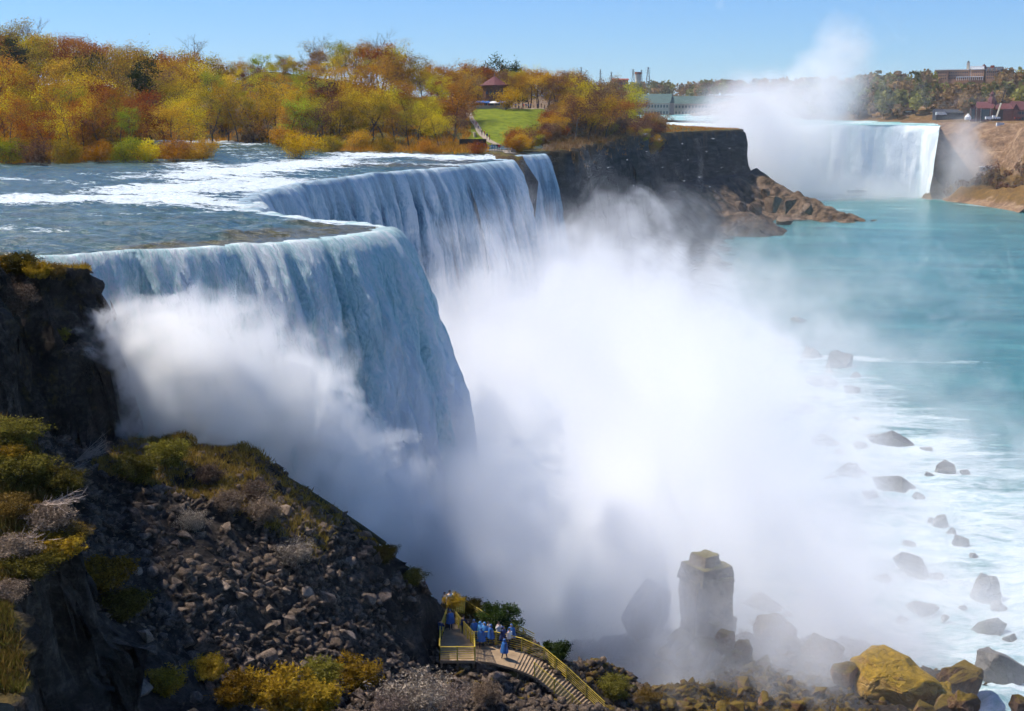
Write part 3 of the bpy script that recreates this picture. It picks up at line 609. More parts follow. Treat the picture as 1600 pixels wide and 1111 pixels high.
SHAPES = {'round': dict(spread=.36, split=.28, nl=11, n2=5, n3=4, leaves=22, lsz=.31, lrad=1.4), 'tall': dict(spread=.26, split=.22, nl=13, n2=4, n3=4, leaves=22, lsz=.30, lrad=1.2),
          'open': dict(spread=.36, split=.42, nl=8, n2=5, n3=4, leaves=7, lsz=.27, lrad=1.2)}
for kind in ('rust', 'olive', 'gold', 'brown'):
    for sh in SHAPES:
        for v_ in range(2 if sh != 'open' else 1):
            KSEED += 1; proto((kind, sh, v_), kind, BARKL if kind == 'brown' else BARK, seed=KSEED, H=14., trunk_r=.22, **SHAPES[sh])
proto(('lime', 'round', 0), 'lime', seed=150, H=14., trunk_r=.22, **SHAPES['round']); proto(('lime', 'tall', 0), 'lime', seed=151, H=14., trunk_r=.22, **SHAPES['tall'])
proto(('dark', 'tall', 0), 'dark', seed=152, H=14., trunk_r=.25, spread=.3, split=.12, nl=16, n2=5, n3=4, leaves=12, lsz=.5, lrad=.9, narrow=True, up=.05)
proto(('dark', 'round', 0), 'dark', seed=153, H=14., trunk_r=.25, spread=.34, split=.15, nl=14, n2=5, n3=4, leaves=14, lsz=.5, lrad=1.2)
proto(('grey', 'open', 0), 'grey', BARKL, seed=154, H=14., trunk_r=.26, spread=.42, split=.3, nl=11, n2=8, n3=7, leaves=1, lsz=.12, lrad=.5, up=.6)
proto(('shrub', 'gold', 0), 'gold', seed=160, H=4., trunk_r=.10, stems=5, spread=.4, split=.15, nl=4, n2=4, n3=3, leaves=16, lsz=.24, lrad=.8)
proto(('shrub', 'rust', 0), 'rust', seed=161, H=4., trunk_r=.10, stems=5, spread=.45, split=.15, nl=4, n2=4, n3=3, leaves=16, lsz=.23, lrad=.8)
proto(('shrub', 'olive', 0), 'olive', seed=162, H=4., trunk_r=.10, stems=5, spread=.45, split=.15, nl=4, n2=4, n3=3, leaves=16, lsz=.23, lrad=.8)
proto(('shrub', 'lime', 0), 'lime', seed=163, H=4., trunk_r=.10, stems=5, spread=.45, split=.15, nl=4, n2=4, n3=3, leaves=16, lsz=.23, lrad=.8)
proto(('shrub', 'brown', 0), 'brown', BARKL, seed=164, H=4., trunk_r=.10, stems=6, spread=.45, split=.15, nl=4, n2=4, n3=4, leaves=7, lsz=.25, lrad=.6)
def plant(key, x, y, z, h, name, label, cat, group=None, wide=1.0, rz=None):
    tm, cm, H = PROTO[key]
    o = empty(name, (x, y, z), label, cat, group, random.uniform(0, 2*PI) if rz is None else rz); s_ = h/H
    sc = (s_*wide, s_*wide, s_)
    for nm, m in (('stem' if name == 'bush' else 'trunk', tm), ('foliage' if name == 'bush' else 'crown', cm)):
        c = obj(nm, m, o); c.scale = sc
    return o
KW = {'rust': 'rust orange', 'olive': 'olive green', 'gold': 'golden yellow', 'lime': 'bright lime green', 'brown': 'purplish brown', 'dark': 'dark evergreen', 'grey': 'bare grey'}
SW = {'round': 'round crowned', 'tall': 'slender tall', 'open': 'thin open crowned'}
def where(px, top):
    LM = [(40, 'at the far left edge'), (110, 'left of the dark round tree'), (205, 'beside the dark round tree'), (290, 'behind the side channel rapids'), (370, 'right of the side channel rapids'), (440, 'left of the lime green tree'),
          (530, 'past the lime green tree'), (610, 'left of the yellow bush'), (690, 'above the yellow waterside bush'), (745, 'left of the lawn'), (800, 'by the pointed roof building'), (860, 'above the lawn'), (915, 'right of the lawn'), (975, 'on the brown slope'), (2000, 'at the right end near the cliff point')]
    return next(t for a, t in LM if px < a)
rt = random.Random(5)
def sky_top(px): return float(np.interp(px, [-40, 0, 60, 110, 150, 220, 262, 330, 400, 445, 500, 530, 600, 625, 650, 690, 730, 780, 830, 862, 900, 950, 990, 1020, 1050], [44, 42, 36, 42, 58, 74, 68, 84, 92, 80, 68, 62, 58, 66, 92, 98, 92, 96, 104, 98, 112, 122, 128, 150, 180]))
rows = [ # depth, px range, spacing px, fraction down from skyline, row word, sparse
 (300, -50, 322, 21, .62, 'waterside'), (325, -60, 330, 22, .46, 'second row'), (372, -60, 300, 21, .34, 'middle row'), (430, -60, 300, 22, .2, 'upper row'), (490, -60, 310, 17, .06, 'hilltop'), (540, -60, 320, 17, 0, 'skyline'),
 (402, 345, 715, 18, .5, 'waterside'), (424, 310, 720, 20, .34, 'second row'), (455, 300, 730, 21, .2, 'middle row'), (490, 300, 735, 17, .08, 'upper row'), (530, 300, 760, 17, 0, 'skyline')]
ntree = 0
for Yr, p0, p1, spc, frac, word in rows:
    px = p0+rt.uniform(0, 10)
    while px < p1:
        y = Yr+rt.uniform(-8, 8); st_ = sky_top(px)
        base = 235 if Yr < 400 or True else 230
        tp = st_+(225-st_)*max(0, frac+rt.uniform(-.07, .07))+rt.uniform(-2, 9)
        g = 0
        x = XY(px, y, 5); z = zis(x, y)
        if z < .2: px += spc*.5; continue
        ztop = ZT(tp, y); h = ztop-z
        if h < 5: h = rt.uniform(6, 9)
        h = min(h, 27)
        if px < 300:
            kind = rt.choices(['rust', 'olive', 'gold', 'brown'], [5, 3, 4, 1] if frac > .25 else [3, 5, 4, 1])[0]
        elif px < 700: kind = rt.choices(['rust', 'olive', 'gold', 'brown', 'lime'], [3, 4, 6, 1, .5])[0]
        else: kind = rt.choices(['rust', 'olive', 'gold', 'brown'], [5, 1, 2, 4])[0]
        sh = rt.choices(['round', 'tall', 'open'], [5, 3, 2])[0]
        if kind == 'lime': sh = 'round'
        v_ = rt.randrange(2) if (kind, sh, 1) in PROTO else 0
        hw = 'tall' if h > 19 else 'mid sized' if h > 12 else 'low'
        plant((kind, sh, v_), x, y, z-.3, h, 'tree', f"{hw} {KW[kind]} {SW[sh].split()[0].replace('tall','narrow').replace('slender','narrow').replace('thin','open')} tree, {word}, {where(px, tp)}", 'tree', f'{KW[kind]} trees on the wooded bank', wide=rt.uniform(.95, 1.3)*(1.25 if h < 12 else 1))
        ntree += 1; px += spc*rt.uniform(.75, 1.25)
# trees around the restaurant and along the slope to the right
for Yr, p0, p1, spc, wordl, hpx in [(512, 690, 760, 17, 'terrace', 96), (535, 700, 905, 15, 'skyline', 0), (508, 795, 900, 14, 'terrace', 106), (560, 880, 960, 15, 'skyline', 0), (470, 880, 950, 18, 'lower slope', 140), (600, 930, 1010, 15, 'skyline', 4), (520, 900, 985, 17, 'lower slope', 150), (650, 960, 1030, 14, 'skyline', 12)]:
    px = p0
    while px < p1:
        y = Yr+rt.uniform(-6, 6); x = XY(px, y, 12); z = zis(x, y)
        tp = (hpx+rt.uniform(-6, 10)) if hpx > 20 else sky_top(px)+hpx+rt.uniform(-3, 10)
        h = min(max(ZT(tp, y)-z, 5), 24)
        if z > .2 and not (752 < px < 793 and Yr < 530):
            kind = rt.choices(['rust', 'gold', 'brown', 'olive'], [6, 3, 3 if px < 880 else 7, 1])[0]; sh = rt.choice(['round', 'tall', 'round'])
            plant((kind, sh, rt.randrange(2)), x, y, z-.3, h, 'tree', f"{'tall' if h>15 else 'mid sized' if h>10 else 'low'} {KW[kind]} {SW[sh].split()[0]} tree, {wordl}, {where(px, tp)}", 'tree', f'{KW[kind]} trees on the wooded bank', wide=rt.uniform(1., 1.3))
            ntree += 1
        px += spc*rt.uniform(.8, 1.2)
SPEC = [(('dark', 'round', 0), 228, 92, 360, 'round dark green tree rising from the rust coloured wood on the left', 1.0, 13), (('dark', 'round', 0), 30, 60, 470, 'dark green tree high on the wooded hill at the far left', 1.2, 14), (('dark', 'round', 0), 145, 85, 470, 'dark green tree on the hilltop left of the lone bare tree', 1.2, 14),
        (('grey', 'open', 0), 306, 62, 548, 'lone bare tree with fine grey twigs standing out against the sky', 1.5, 14), (('lime', 'round', 0), 474, 152, 397, 'bright lime green leafy tree at the water edge', 1.35, None), (('lime', 'round', 0), 118, 132, 345, 'yellow green tree glowing among rust trees on the left', 1.2, 12),
        (('dark', 'tall', 0), 765, 90, 552, 'dark evergreen left of and behind the pointed roof', 1.2, None), (('dark', 'round', 0), 780, 92, 556, 'broad dark evergreen directly behind the pointed roof', 1.1, None), (('dark', 'tall', 0), 796, 88, 550, 'pointed dark evergreen right of and behind the pointed roof', 1.2, None),
        (('gold', 'round', 1), 734, 124, 506, 'golden green round tree on the terrace left of the restaurant', 1.3, None), (('gold', 'round', 0), 815, 128, 512, 'golden tree on the terrace right of the restaurant', 1.3, None), (('grey', 'open', 0), 487, 62, 505, 'pale twiggy bare tree on the skyline above the lime green tree', 1.0, 20), (('grey', 'open', 0), 583, 57, 512, 'pale twiggy bare tree at the highest point of the middle skyline', 1.0, 22),
        (('grey', 'open', 0), 60, 36, 520, 'bare grey tree on the skyline at the far left', 1.0, 20), (('lime', 'tall', 0), 415, 78, 500, 'small bright green tree on the skyline right of the bare tree', 1.2, 14), (('lime', 'round', 0), 336, 108, 430, 'lime yellow tree just right of the lone bare tree', 1.0, 12), (('lime', 'tall', 0), 205, 160, 305, 'small pale green tree leaning over the side channel', 1.1, 9)]
for key, px, tp, y, lab, wd_, hh in SPEC:
    x = XY(px, y, 8); z = zis(x, y); zt = ZT(tp, y); h = hh or (zt-z)
    plant(key, x, y, zt-h, h, 'tree', lab, 'tree', wide=wd_)
# waterside bushes: (px, base py, width px, colour, label)
BU = [(15, 256, 60, 'lime', 'lime green bush at the left edge of the river bank'), (60, 257, 55, 'brown', 'brown bush low on the left river bank'), (100, 255, 55, 'olive', 'olive bush on the bank left of the golden waterside bush'), (150, 254, 50, 'gold', 'golden green bush on the left bank nearest the point'), (190, 253, 55, 'lime', 'yellow green bush overhanging the river on the left point'), (232, 252, 50, 'gold', 'yellow bush near the tip of the left point'),
      (270, 251, 50, 'rust', 'rust coloured bush at the tip of the left point'), (312, 250, 48, 'rust', 'low russet bush at the very end of the left point'), (35, 250, 60, 'rust', 'russet bush behind the lime green bank bush'), (128, 249, 60, 'rust', 'russet bush behind the golden bank bush'),
      (350, 226, 45, 'rust', 'dark russet bush right of the side channel'), (395, 229, 55, 'brown', 'brown twiggy bush right of the side channel mouth'), (447, 234, 50, 'rust', 'russet bush at the foot of the lime green tree'), (462, 247, 58, 'gold', 'golden bush growing on its own small rock in the river'), (560, 236, 40, 'rust', 'low rust bush on the bank in front of tall trunks'), (632, 228, 42, 'brown', 'rounded pinkish bush left of the yellow bush'),
      (700, 226, 62, 'gold', 'rounded yellow bush on the bank below the lawn'), (745, 210, 40, 'brown', 'twiggy bush left of the stone steps'), (515, 238, 40, 'olive', 'olive bush on the bank right of the islet'), (600, 239, 38, 'olive', 'small olive bush at the water edge'), (668, 241, 36, 'rust', 'low russet bush on the grassy bank'), (742, 240, 30, 'rust', 'low russet bush left of the viewpoint people'), (790, 222, 44, 'gold', 'golden bush at the foot of the lawn')]
for px, py, wpx, kd, lab in BU:
    p = PZ(px, py, .8); wm = wpx*p.y/2000; z = max(zis(p.x, p.y), .2); h = wm*.75
    plant(('shrub', kd, 0), p.x, p.y, z-.3, h, 'bush', lab, 'bush', wide=1.15)
rb = random.Random(9)
nslope = 0
for i in range(230):   # scrub on the slope between the lawn and the cliff edge
    px = rb.uniform(800, 1032); t_ = max(0, (px-812)/220); y = 385+t_*300+rb.uniform(-25, 75)
    x = XY(px, y, 4); z = zis(x, y)
    if z < -12 or z > 12: continue
    kd = rb.choices(['rust', 'brown', 'gold', 'olive'], [4, 6, 2 if px < 900 else .5, 2 if px < 880 else .3])[0]; h = rb.uniform(3.5, 6.5)+(3 if px > 890 else 0)*rb.random()
    if sdist(P1, np.array([x]), np.array([y]))[0] > -1: continue
    plant(('shrub', kd, 0), x, y, z-.4, h, 'bush', f"{KW[kd]} {'tall' if h>6.5 else 'low'} scrub bush {'below the lawn' if px<860 else 'on the brown slope' if px<940 else 'along the cliff edge toward the point'}", 'bush', f'{KW[kd]} scrub on the slope', wide=rb.uniform(1., 1.4)); nslope += 1
print('trees', ntree, 'slope', nslope)
# leaf litter / grass fringe under the trees: a carpet of small tufts
def tufts(name, P_, size, mat, label, kind='stuff', blades=7, seed=1, up=1.):
    rg = np.random.default_rng(seed); n = len(P_); c = np.repeat(P_, blades, 0); m_ = n*blades
    s_ = np.repeat(size if hasattr(size, '__len__') else np.full(n, size), blades)[:, None]
    c = c+rg.normal(0, .35, (m_, 3))*s_*[1, 1, .15]; d_ = rg.normal(0, .45, (m_, 3))+[0, 0, up]; d_ /= np.linalg.norm(d_, axis=1)[:, None]
    wv = np.cross(d_, rg.normal(size=(m_, 3))); wv /= np.linalg.norm(wv, axis=1)[:, None]
    l_ = s_*rg.uniform(.5, 1.2, (m_, 1)); V = np.stack([c-wv*l_*.09, c+wv*l_*.09, c+d_*l_], 1).reshape(-1, 3)
    o = obj(name, mesh(name, V, np.arange(m_*3).reshape(-1, 3), mat, False, {'tone': np.repeat(np.clip(np.repeat(rg.uniform(0, 1, n), blades)*.6+rg.uniform(0, .4, m_), 0, 1), 3)}))
    return tag(o, label, 'ground cover' if kind != 'structure' else None, kind=kind)
rgr = np.random.default_rng(41); rp = []
for i in range(2600):
    px = rgr.uniform(-40, 335); p = PZ(px, np.interp(px, [-40, 0, 120, 240, 330], [261, 258.5, 256.5, 251.5, 250])-abs(rgr.normal())*5, .6); z = zis(p.x, p.y)
    if z > -.2: rp.append((p.x, p.y, z))
tufts('reeds', np.array(rp), 1.5, LEAF['gold'], 'yellow reeds and grass along the left river bank', seed=12, blades=8)
rg = np.random.default_rng(3)
def skyl(px, Yv):
    if Yv < 1290 and 1458 < px < 1560: return 129
    return float(np.interp(px, [950, 1030, 1100, 1200, 1300, 1340, 1400, 1460, 1560, 1700], [124, 121, 119, 117, 108, 105, 108, 107, 106, 104]))
# far wooded escarpment: clumped crowns as one mass
def wood(name, n, pxr, Yf, hr, mats, label, seed, zfun, per=84):
    rg = np.random.default_rng(seed); px = rg.uniform(*pxr, n); Yv = Yf(rg, n, px); Vs, Ts, Fs = [], [], []
    for i in range(n):
        x = XY(px[i], Yv[i], 30); z = zfun(x, Yv[i])
        if name == 'far_woodland' and px[i] > 1440 and Yv[i] < 1085+(px[i] < 1510)*60: continue
        h = rg.uniform(*hr); lim = skyl(px[i], Yv[i]); h = min(h, ZT(lim+rg.uniform(-1.5, 4), Yv[i])-z)
        if h < 4 or (px[i] < 1196 and Yv[i] < 1650) or (z < 4.5 and name == 'far_woodland'): continue
        r_ = h*rg.uniform(.3, .42)
        k_ = per; q = rg.normal(size=(k_, 3)); q /= np.linalg.norm(q, axis=1)[:, None]; q *= rg.uniform(.35, 1, (k_, 1))**.6
        c = np.array([x, Yv[i], z+h*.62])+q*[r_, r_, h*.4]
        a = rg.normal(size=(k_, 3)); b = np.cross(a, rg.normal(size=(k_, 3))); a /= np.linalg.norm(a, axis=1)[:, None]; b /= np.linalg.norm(b, axis=1)[:, None]
        s_ = h*.088*rg.uniform(.6, 1.3, (k_, 1)); V = np.stack([c-a*s_, c+b*s_, c+a*s_, c-b*s_], 1).reshape(-1, 3)
        tr = np.array([[x-.25, Yv[i], z-1], [x+.25, Yv[i], z-1], [x+.2, Yv[i], z+h*.6], [x-.2, Yv[i], z+h*.6]])
        Vs += [V, tr]; Ts += [np.full(k_*4, rg.uniform(0, 1))*.75+np.repeat(rg.uniform(0, .25, k_), 4), np.zeros(4)]
    n = len(Vs)//2; V = np.vstack(Vs); m = mesh(name, V, np.arange(len(V)).reshape(-1, 4), mats, False, {'tone': np.concatenate(Ts)})
    if len(mats) > 1: mi = np.repeat(rg.integers(0, len(mats), n), per+1).astype(np.int32); m.polygons.foreach_set('material_index', mi)
    return tag(obj(name, m), label, 'woodland', kind='stuff')
LEAF['far1'] = leafmat('far_olive', (.08, .075, .03), (.20, .18, .05), (.34, .32, .07), .3, 0); LEAF['far2'] = leafmat('far_rust', (.11, .07, .04), (.28, .17, .07), (.42, .27, .10), .3, 0)
wood('far_woodland', 1500, (950, 1700), lambda r_, n, px: np.interp(px, [950, 1200, 1340, 1480, 1700], [1800, 1640, 1400, 1240, 1150])+r_.uniform(-330, 100, n), (12, 23), [LEAF['far1'], LEAF['far2']], 'distant wood along the escarpment beyond the far falls', 5, zfs)
wood('far_woodland', 260, (1300, 1700), lambda r_, n, px: r_.uniform(1090, 1230, n)+(px<1480)*120, (9, 15), [LEAF['far1'], LEAF['far2'], LEAF['brown']], 'wood on the slope behind the red roofed building', 6, zfs)
wood('shore_scrub', 260, (1490, 1700), lambda r_, n, px: np.interp(px, [1480, 1600, 1700], [930, 874, 824])+r_.uniform(-8, 16, n), (4, 8), [LEAF['far2'], LEAF['brown']], 'orange brown scrub low on the far shore', 7, zfs, 30)
# ================================================================ ROCKS
import bmesh
def hull(seed, n=16, sq=(1, .8, .62), box=.5, sub=1, nz=.06, bev=.05):
    r = random.Random(seed); bm = bmesh.new()
    for i in range(n):
        v = Vector((r.gauss(0, 1), r.gauss(0, 1), r.gauss(0, 1))).normalized()
        b = v/max(abs(v.x), abs(v.y), abs(v.z)); v = v.lerp(b*.8, box)*r.uniform(.85, 1.05)
        bm.verts.new((v.x*sq[0], v.y*sq[1], v.z*sq[2]))
    g = bmesh.ops.convex_hull(bm, input=bm.verts)
    bmesh.ops.delete(bm, geom=[v for v in bm.verts if not v.link_faces], context='VERTS')
    if bev: bmesh.ops.bevel(bm, geom=list(bm.edges), offset=bev, segments=1, affect='EDGES', clamp_overlap=True)
    if sub:
        bmesh.ops.triangulate(bm, faces=bm.faces)
        bmesh.ops.subdivide_edges(bm, edges=list(bm.edges), cuts=sub, use_grid_fill=True)
        co_ = np.array([v.co[:] for v in bm.verts]); d = fbm(co_[:, 0]*2.3+seed, co_[:, 1]*2.3, co_[:, 2]*2.3, 4, seed)*nz
        for v, a in zip(bm.verts, d): v.co *= 1+a
    bmesh.ops.triangulate(bm, faces=bm.faces)
    m = bpy.data.meshes.new('boulder'); bm.to_mesh(m); bm.free(); return m
M_rock = rockmat('scree_rock', (.025, .019, .015), (.16, .115, .085), (.40, .29, .21), scale=.9)
M_rockr = rockmat('reddish_rock', (.03, .018, .010), (.16, .085, .045), (.36, .22, .13), (.20, .13, .02), .3, scale=.8)
M_moss = rockmat('mossy_rock', (.15, .085, .025), (.38, .22, .055), (.58, .38, .12), (.42, .26, .03), .36, scale=.8)
M_misty = rockmat('wet_river_rock', (.05, .046, .042), (.13, .12, .108), (.23, .21, .19), scale=.5, rough=.5)
M_spit = rockmat('far_spit_rock', (.04, .028, .02), (.15, .10, .065), (.30, .21, .14), scale=.25)
RP = []
for i in range(9):
    m = hull(200+i, 13+i % 4, (1, .75, .5) if i % 3 else (1, .6, .7), .4+.05*i, 1, .05, .04); m.materials.append(M_rock); RP.append(m)
RPR = []
for m in RP[:5]: c = m.copy(); c.materials.clear(); c.materials.append(M_rockr); RPR.append(c)
def boulder(pm, x, y, z, s, label, group=None, rot=None, sc=None, name='boulder', cat='boulder'):
    o = obj(name, pm, loc=(x, y, z), rot=rot or (random.uniform(-.5, .5), random.uniform(-.5, .5), random.uniform(0, 6.28)))
    o.scale = sc or (s, s, s); return tag(o, label, cat, group)
rb = random.Random(21); cnt = 0; tries = 0; boul = []
while cnt < 250 and tries < 9000:
    tries += 1; px = rb.uniform(190, 1290); pyy = rb.uniform(700, 1111)
    # march the ray to the terrain
    dx, dy, dz = ray(px, pyy); hit = None; tt_ = 60.
    while tt_ < 150:
        xx, yy_, zz = dx*tt_, dy*tt_, CZ+dz*tt_
        if yy_ < 47 or yy_ > 150 or abs(xx) > 64: tt_ += .5; continue
        if zz < zfg(xx, yy_): hit = (xx, yy_, zfg(xx, yy_)); break
        tt_ += .5
    if not hit or hit[2] < -47.5: continue
    X0, Y0, Z0 = hit
    if abs(zfg(X0+.6, Y0)-zfg(X0-.6, Y0)) > 1.6: continue
    if 672 < px < 960 and 962 < pyy and pyy > 962+(px-745)*.55-8 and pyy < 1045+(px-830)*.75: continue
    dens = .25+.75*math.exp(-((px-560)/190)**2-((pyy-960)/90)**2)+(.35 if px > 1000 else 0)
    if rb.random() > dens: continue
    s = .30+.5*rb.random()**2.0+(.9*rb.random() if rb.random() < .07 and px < 900 else 0)+(.25*rb.random() if px < 800 else .5*rb.random() if px > 1100 else 0)
    if any((X0-a)**2+(Y0-b)**2 < (.7*(s+c_))**2 for a, b, c_ in boul): continue
    boul.append((X0, Y0, s)); red = px > 980
    reg = ('in the shadow under the cliff' if px < 330 else 'high on the ridge beside the mist' if pyy < 860 and px < 640 else 'in the middle of the rock scree' if pyy < 1010 and px < 600 else 'just left of the wooden platform' if px < 690 and pyy > 930
           else 'low on the slope behind the yellow bushes' if px < 640 else 'near the yellow walkway railings' if px < 960 else 'on the slope below the walkway' if px < 1060 else 'in the reddish rubble by the misty rock tower' if px < 1200 else 'beside the large mossy boulders')
    adj = 'large' if s > .95 else 'mid sized' if s > .6 else 'small'
    tn = 'rust brown' if red else 'grey brown'
    boulder(rb.choice(RPR if red else RP), X0, Y0, Z0+s*.15, s, f'{adj} {tn} angular boulder {reg}', f'{tn} boulders on the slope', sc=(s*rb.uniform(.8, 1.3), s*rb.uniform(.8, 1.2), s*rb.uniform(.7, 1.2)))
    cnt += 1
print('boulders', cnt)
# scree: small stones nobody could count
def scree(name, n, region, srange, mat, label, seed, protos=RP):
    rg = np.random.default_rng(seed); pv = [np.array([v.co[:] for v in m.vertices]) for m in SM]; pf = [np.array([p.vertices[:] for p in m.polygons]) for m in SM]
    Vs, Fs, b0 = [], [], 0; k = 0; it = 0
    while k < n and it < n*12:
        it += 1; x, y = rg.uniform(region[0], region[1]), rg.uniform(region[2], region[3]); z = zfg(x, y)
        if z < -49.5 or z > -9 and y < 80: continue
        if abs(zfg(x+.4, y)-zfg(x-.4, y))+abs(zfg(x, y+.4)-zfg(x, y-.4)) > 2.2: continue
        if x < -19.5-1.5*math.sin(y*.6) and rg.random() < .72 or z > -1: continue
        if math.sin(x*.37+y*.21)+math.sin(x*.9-y*.53)*.6+rg.normal()*.6 < -.7: continue
        s = srange[0]+(srange[1]-srange[0])*rg.random()**3.2; i = rg.integers(len(SM))
        q = Matrix.Rotation(rg.uniform(0, 6.28), 3, 'Z') @ Matrix.Rotation(rg.uniform(-.9, .9), 3, 'X') @ Matrix.Rotation(rg.uniform(-.9, .9), 3, 'Y')
        V = (pv[i]*s*rg.uniform(.7, 1.3, 3)) @ np.array(q).T+[x, y, z+s*.1]; Vs.append(V); Fs.append(pf[i]+b0); b0 += len(V); k += 1
    return tag(obj(name, mesh(name, np.vstack(Vs), np.vstack(Fs), mat)), label, 'scree', kind='stuff')
SM = [hull(300+i, 9+i % 3, (1, .72, .5), .5, 0, 0, 0) for i in range(8)]
M_scr = rockmat('scree_stones', (.014, .011, .009), (.105, .074, .054), (.36, .255, .18), objspace=False, scale=2.2)
scree('scree', 24000, (-36, 12, 70, 108), (.12, .72), M_scr, 'dark grey and brown broken stones covering the slope', 31)
M_scr2 = rockmat('mossy_stones', (.025, .014, .006), (.14, .08, .03), (.36, .20, .09), (.20, .13, .02), .28, objspace=False, scale=1.8)
scree('scree', 7500, (-6, 60, 92, 128), (.14, .8), M_scr2, 'reddish brown stones and moss on the lower slope', 32)
# rocks of character ------------------------------------------------------
def bigrock(px, py, Y, wpx, hpx, label, mat, seed, depth=None, box=.5, n=20, rz=0., name='boulder', sub=2, tilt=(0, 0), sink=.25, nz=.12, zc=None, cat='boulder'):
    p = P(px, py, Y) if zc is None else PZ(px, py, zc); k_ = p.y/2000; w_ = wpx*k_/2; h_ = hpx*k_/2
    m = hull(seed, n, (1, 1, 1), box, sub, nz, .06); m.materials.append(mat)
    o = obj(name, m, loc=p, rot=(tilt[0], tilt[1], rz)); o.scale = (w_, depth or w_*.8, h_*(1+sink)); o.location.z -= h_*sink*.6
    return tag(o, label, cat)
bigrock(1400, 1062, 117, 170, 92, 'big golden mossy boulder at the bottom right, largest of its group', M_moss, 402, box=.15, n=34, tilt=(0, .28), nz=.10, sub=3, name='mossy_boulder')
bigrock(1466, 1085, 115.5, 60, 50, 'dark green mossy boulder wedged right of the largest golden one', M_moss, 403, n=26, sub=3, name='mossy_boulder')
bigrock(1500, 1068, 120, 85, 88, 'reddish boulder with green moss on top, right of the white rivulet', M_rockr, 404, tilt=(0, .3), n=26, sub=3, name='mossy_boulder')
bigrock(1568, 1045, 128, 120, 70, 'long sloping brown slab of rock at the right edge beside the white torrent', M_misty, 405, tilt=(0, .5), n=18, box=.2, name='rock_slab')
bigrock(1478, 1105, 112, 70, 44, 'rusty red angular rock at the bottom edge below the green mossy boulder', M_rockr, 406, n=14)
bigrock(1440, 1112, 110, 60, 40, 'rusty brown rock at the bottom edge left of the red angular one', M_rockr, 407, n=14)
bigrock(1590, 1100, 112, 40, 36, 'small red rock in the bottom right corner', M_rockr, 408, n=14)
bigrock(1508, 1098, 110, 60, 46, 'wet rusty rock at the bottom edge right of the red angular one', M_rockr, 415, n=18, sub=2)
bigrock(1286, 1010, 128, 70, 50, 'brown dome shaped boulder half in mist left of the mossy boulders', M_rockr, 409, n=20, box=.2)
bigrock(1320, 1052, 117, 60, 40, 'rough reddish rock against the left side of the largest mossy boulder', M_rockr, 410)
bigrock(1210, 985, 132, 90, 60, 'hazy grey brown boulder right of the rock tower foot', M_rockr, 411, n=18)
bigrock(1150, 1035, 120, 70, 60, 'tumbled rusty rock below the rock tower', M_rockr, 412)
bigrock(1080, 1020, 122, 90, 50, 'broad brown rock at the left foot of the rock tower', M_rockr, 413)
for i, (px, py, w_, h_) in enumerate([(1062, 1000, 50, 36), (1098, 1008, 56, 34), (1135, 1000, 44, 40), (1160, 1012, 40, 30), (1040, 1018, 44, 26)]):
    bigrock(px, py, 120, w_, h_, ['brown rock at the left front foot of the rock tower', 'wide rock directly in front of the rock tower', 'upright rock at the right front foot of the rock tower', 'small rock just right of the rock tower foot', 'low rock left of the rock tower foot'][i], M_rockr, 520+i, sub=2, nz=.12)
# the rock tower: three stacked blocks of one stone
def block_mesh(seed, w_, d_, h_, top=.85, n=0, nz=.10):
    bm = bmesh.new(); bmesh.ops.create_cube(bm, size=1)
    for v in bm.verts:
        k_ = top if v.co.z > 0 else 1; v.co = Vector((v.co.x*w_*k_, v.co.y*d_*k_, v.co.z*h_))
    bmesh.ops.bevel(bm, geom=list(bm.edges), offset=min(w_, h_)*.03, segments=2, affect='EDGES', clamp_overlap=True)
    bmesh.ops.subdivide_edges(bm, edges=list(bm.edges), cuts=8, use_grid_fill=True)
    c_ = np.array([v.co[:] for v in bm.verts]); s_ = 1/max(w_, h_)
    d1_ = fbm(c_[:, 0]*s_*2.5+seed, c_[:, 1]*s_*2.5, c_[:, 2]*s_*2.5, 5, seed)*nz*w_
    d1_ += np.abs(fbm(c_[:, 0]*s_*9+seed, c_[:, 1]*s_*9, c_[:, 2]*s_*9, 4, seed+3))*nz*w_*.5
    for v, a in zip(bm.verts, d1_): v.co += Vector((v.co.x/w_, v.co.y/d_, v.co.z/h_*.6)).normalized()*a
    m = bpy.data.meshes.new('rock'); bm.to_mesh(m); bm.free(); return m
M_tower = rockmat('tower_rock', (.05, .038, .03), (.19, .145, .105), (.36, .28, .19), (.34, .27, .08), .22, scale=.7, strata=0)
tb = P(1103, 985, 125); kk = 127/2000.
tw_ = empty('rock_tower', tb, 'tall upright block of rock standing in the mist with a flat yellowish cap', 'rock tower')
for nm, dx_, z0_, w__, h__, sd_, tp_ in (('base_block', .15, -14*kk, 80, 70, 5, .93), ('shaft', 0, 48*kk, 72, 84, 1, .97), ('cap_block', -.1, 99*kk, 73, 24, 3, .84), ('top_block', -.25, 118*kk, 46, 22, 4, .82)):
    m = block_mesh(500+sd_, w__*kk, w__*kk*.8, h__*kk*1.08, tp_, nz=.05); m.materials.append(M_tower); o = obj(nm, m, tw_, loc=(dx_, .08*sd_, z0_), rot=(.03*sd_-.05, .02*sd_, .25+.13*sd_))
bigrock(1010, 945, 131, 86, 118, 'pointed grey rock fading into the mist left of the rock tower', M_misty, 420, tilt=(0, .12), n=9, box=0, nz=.05)
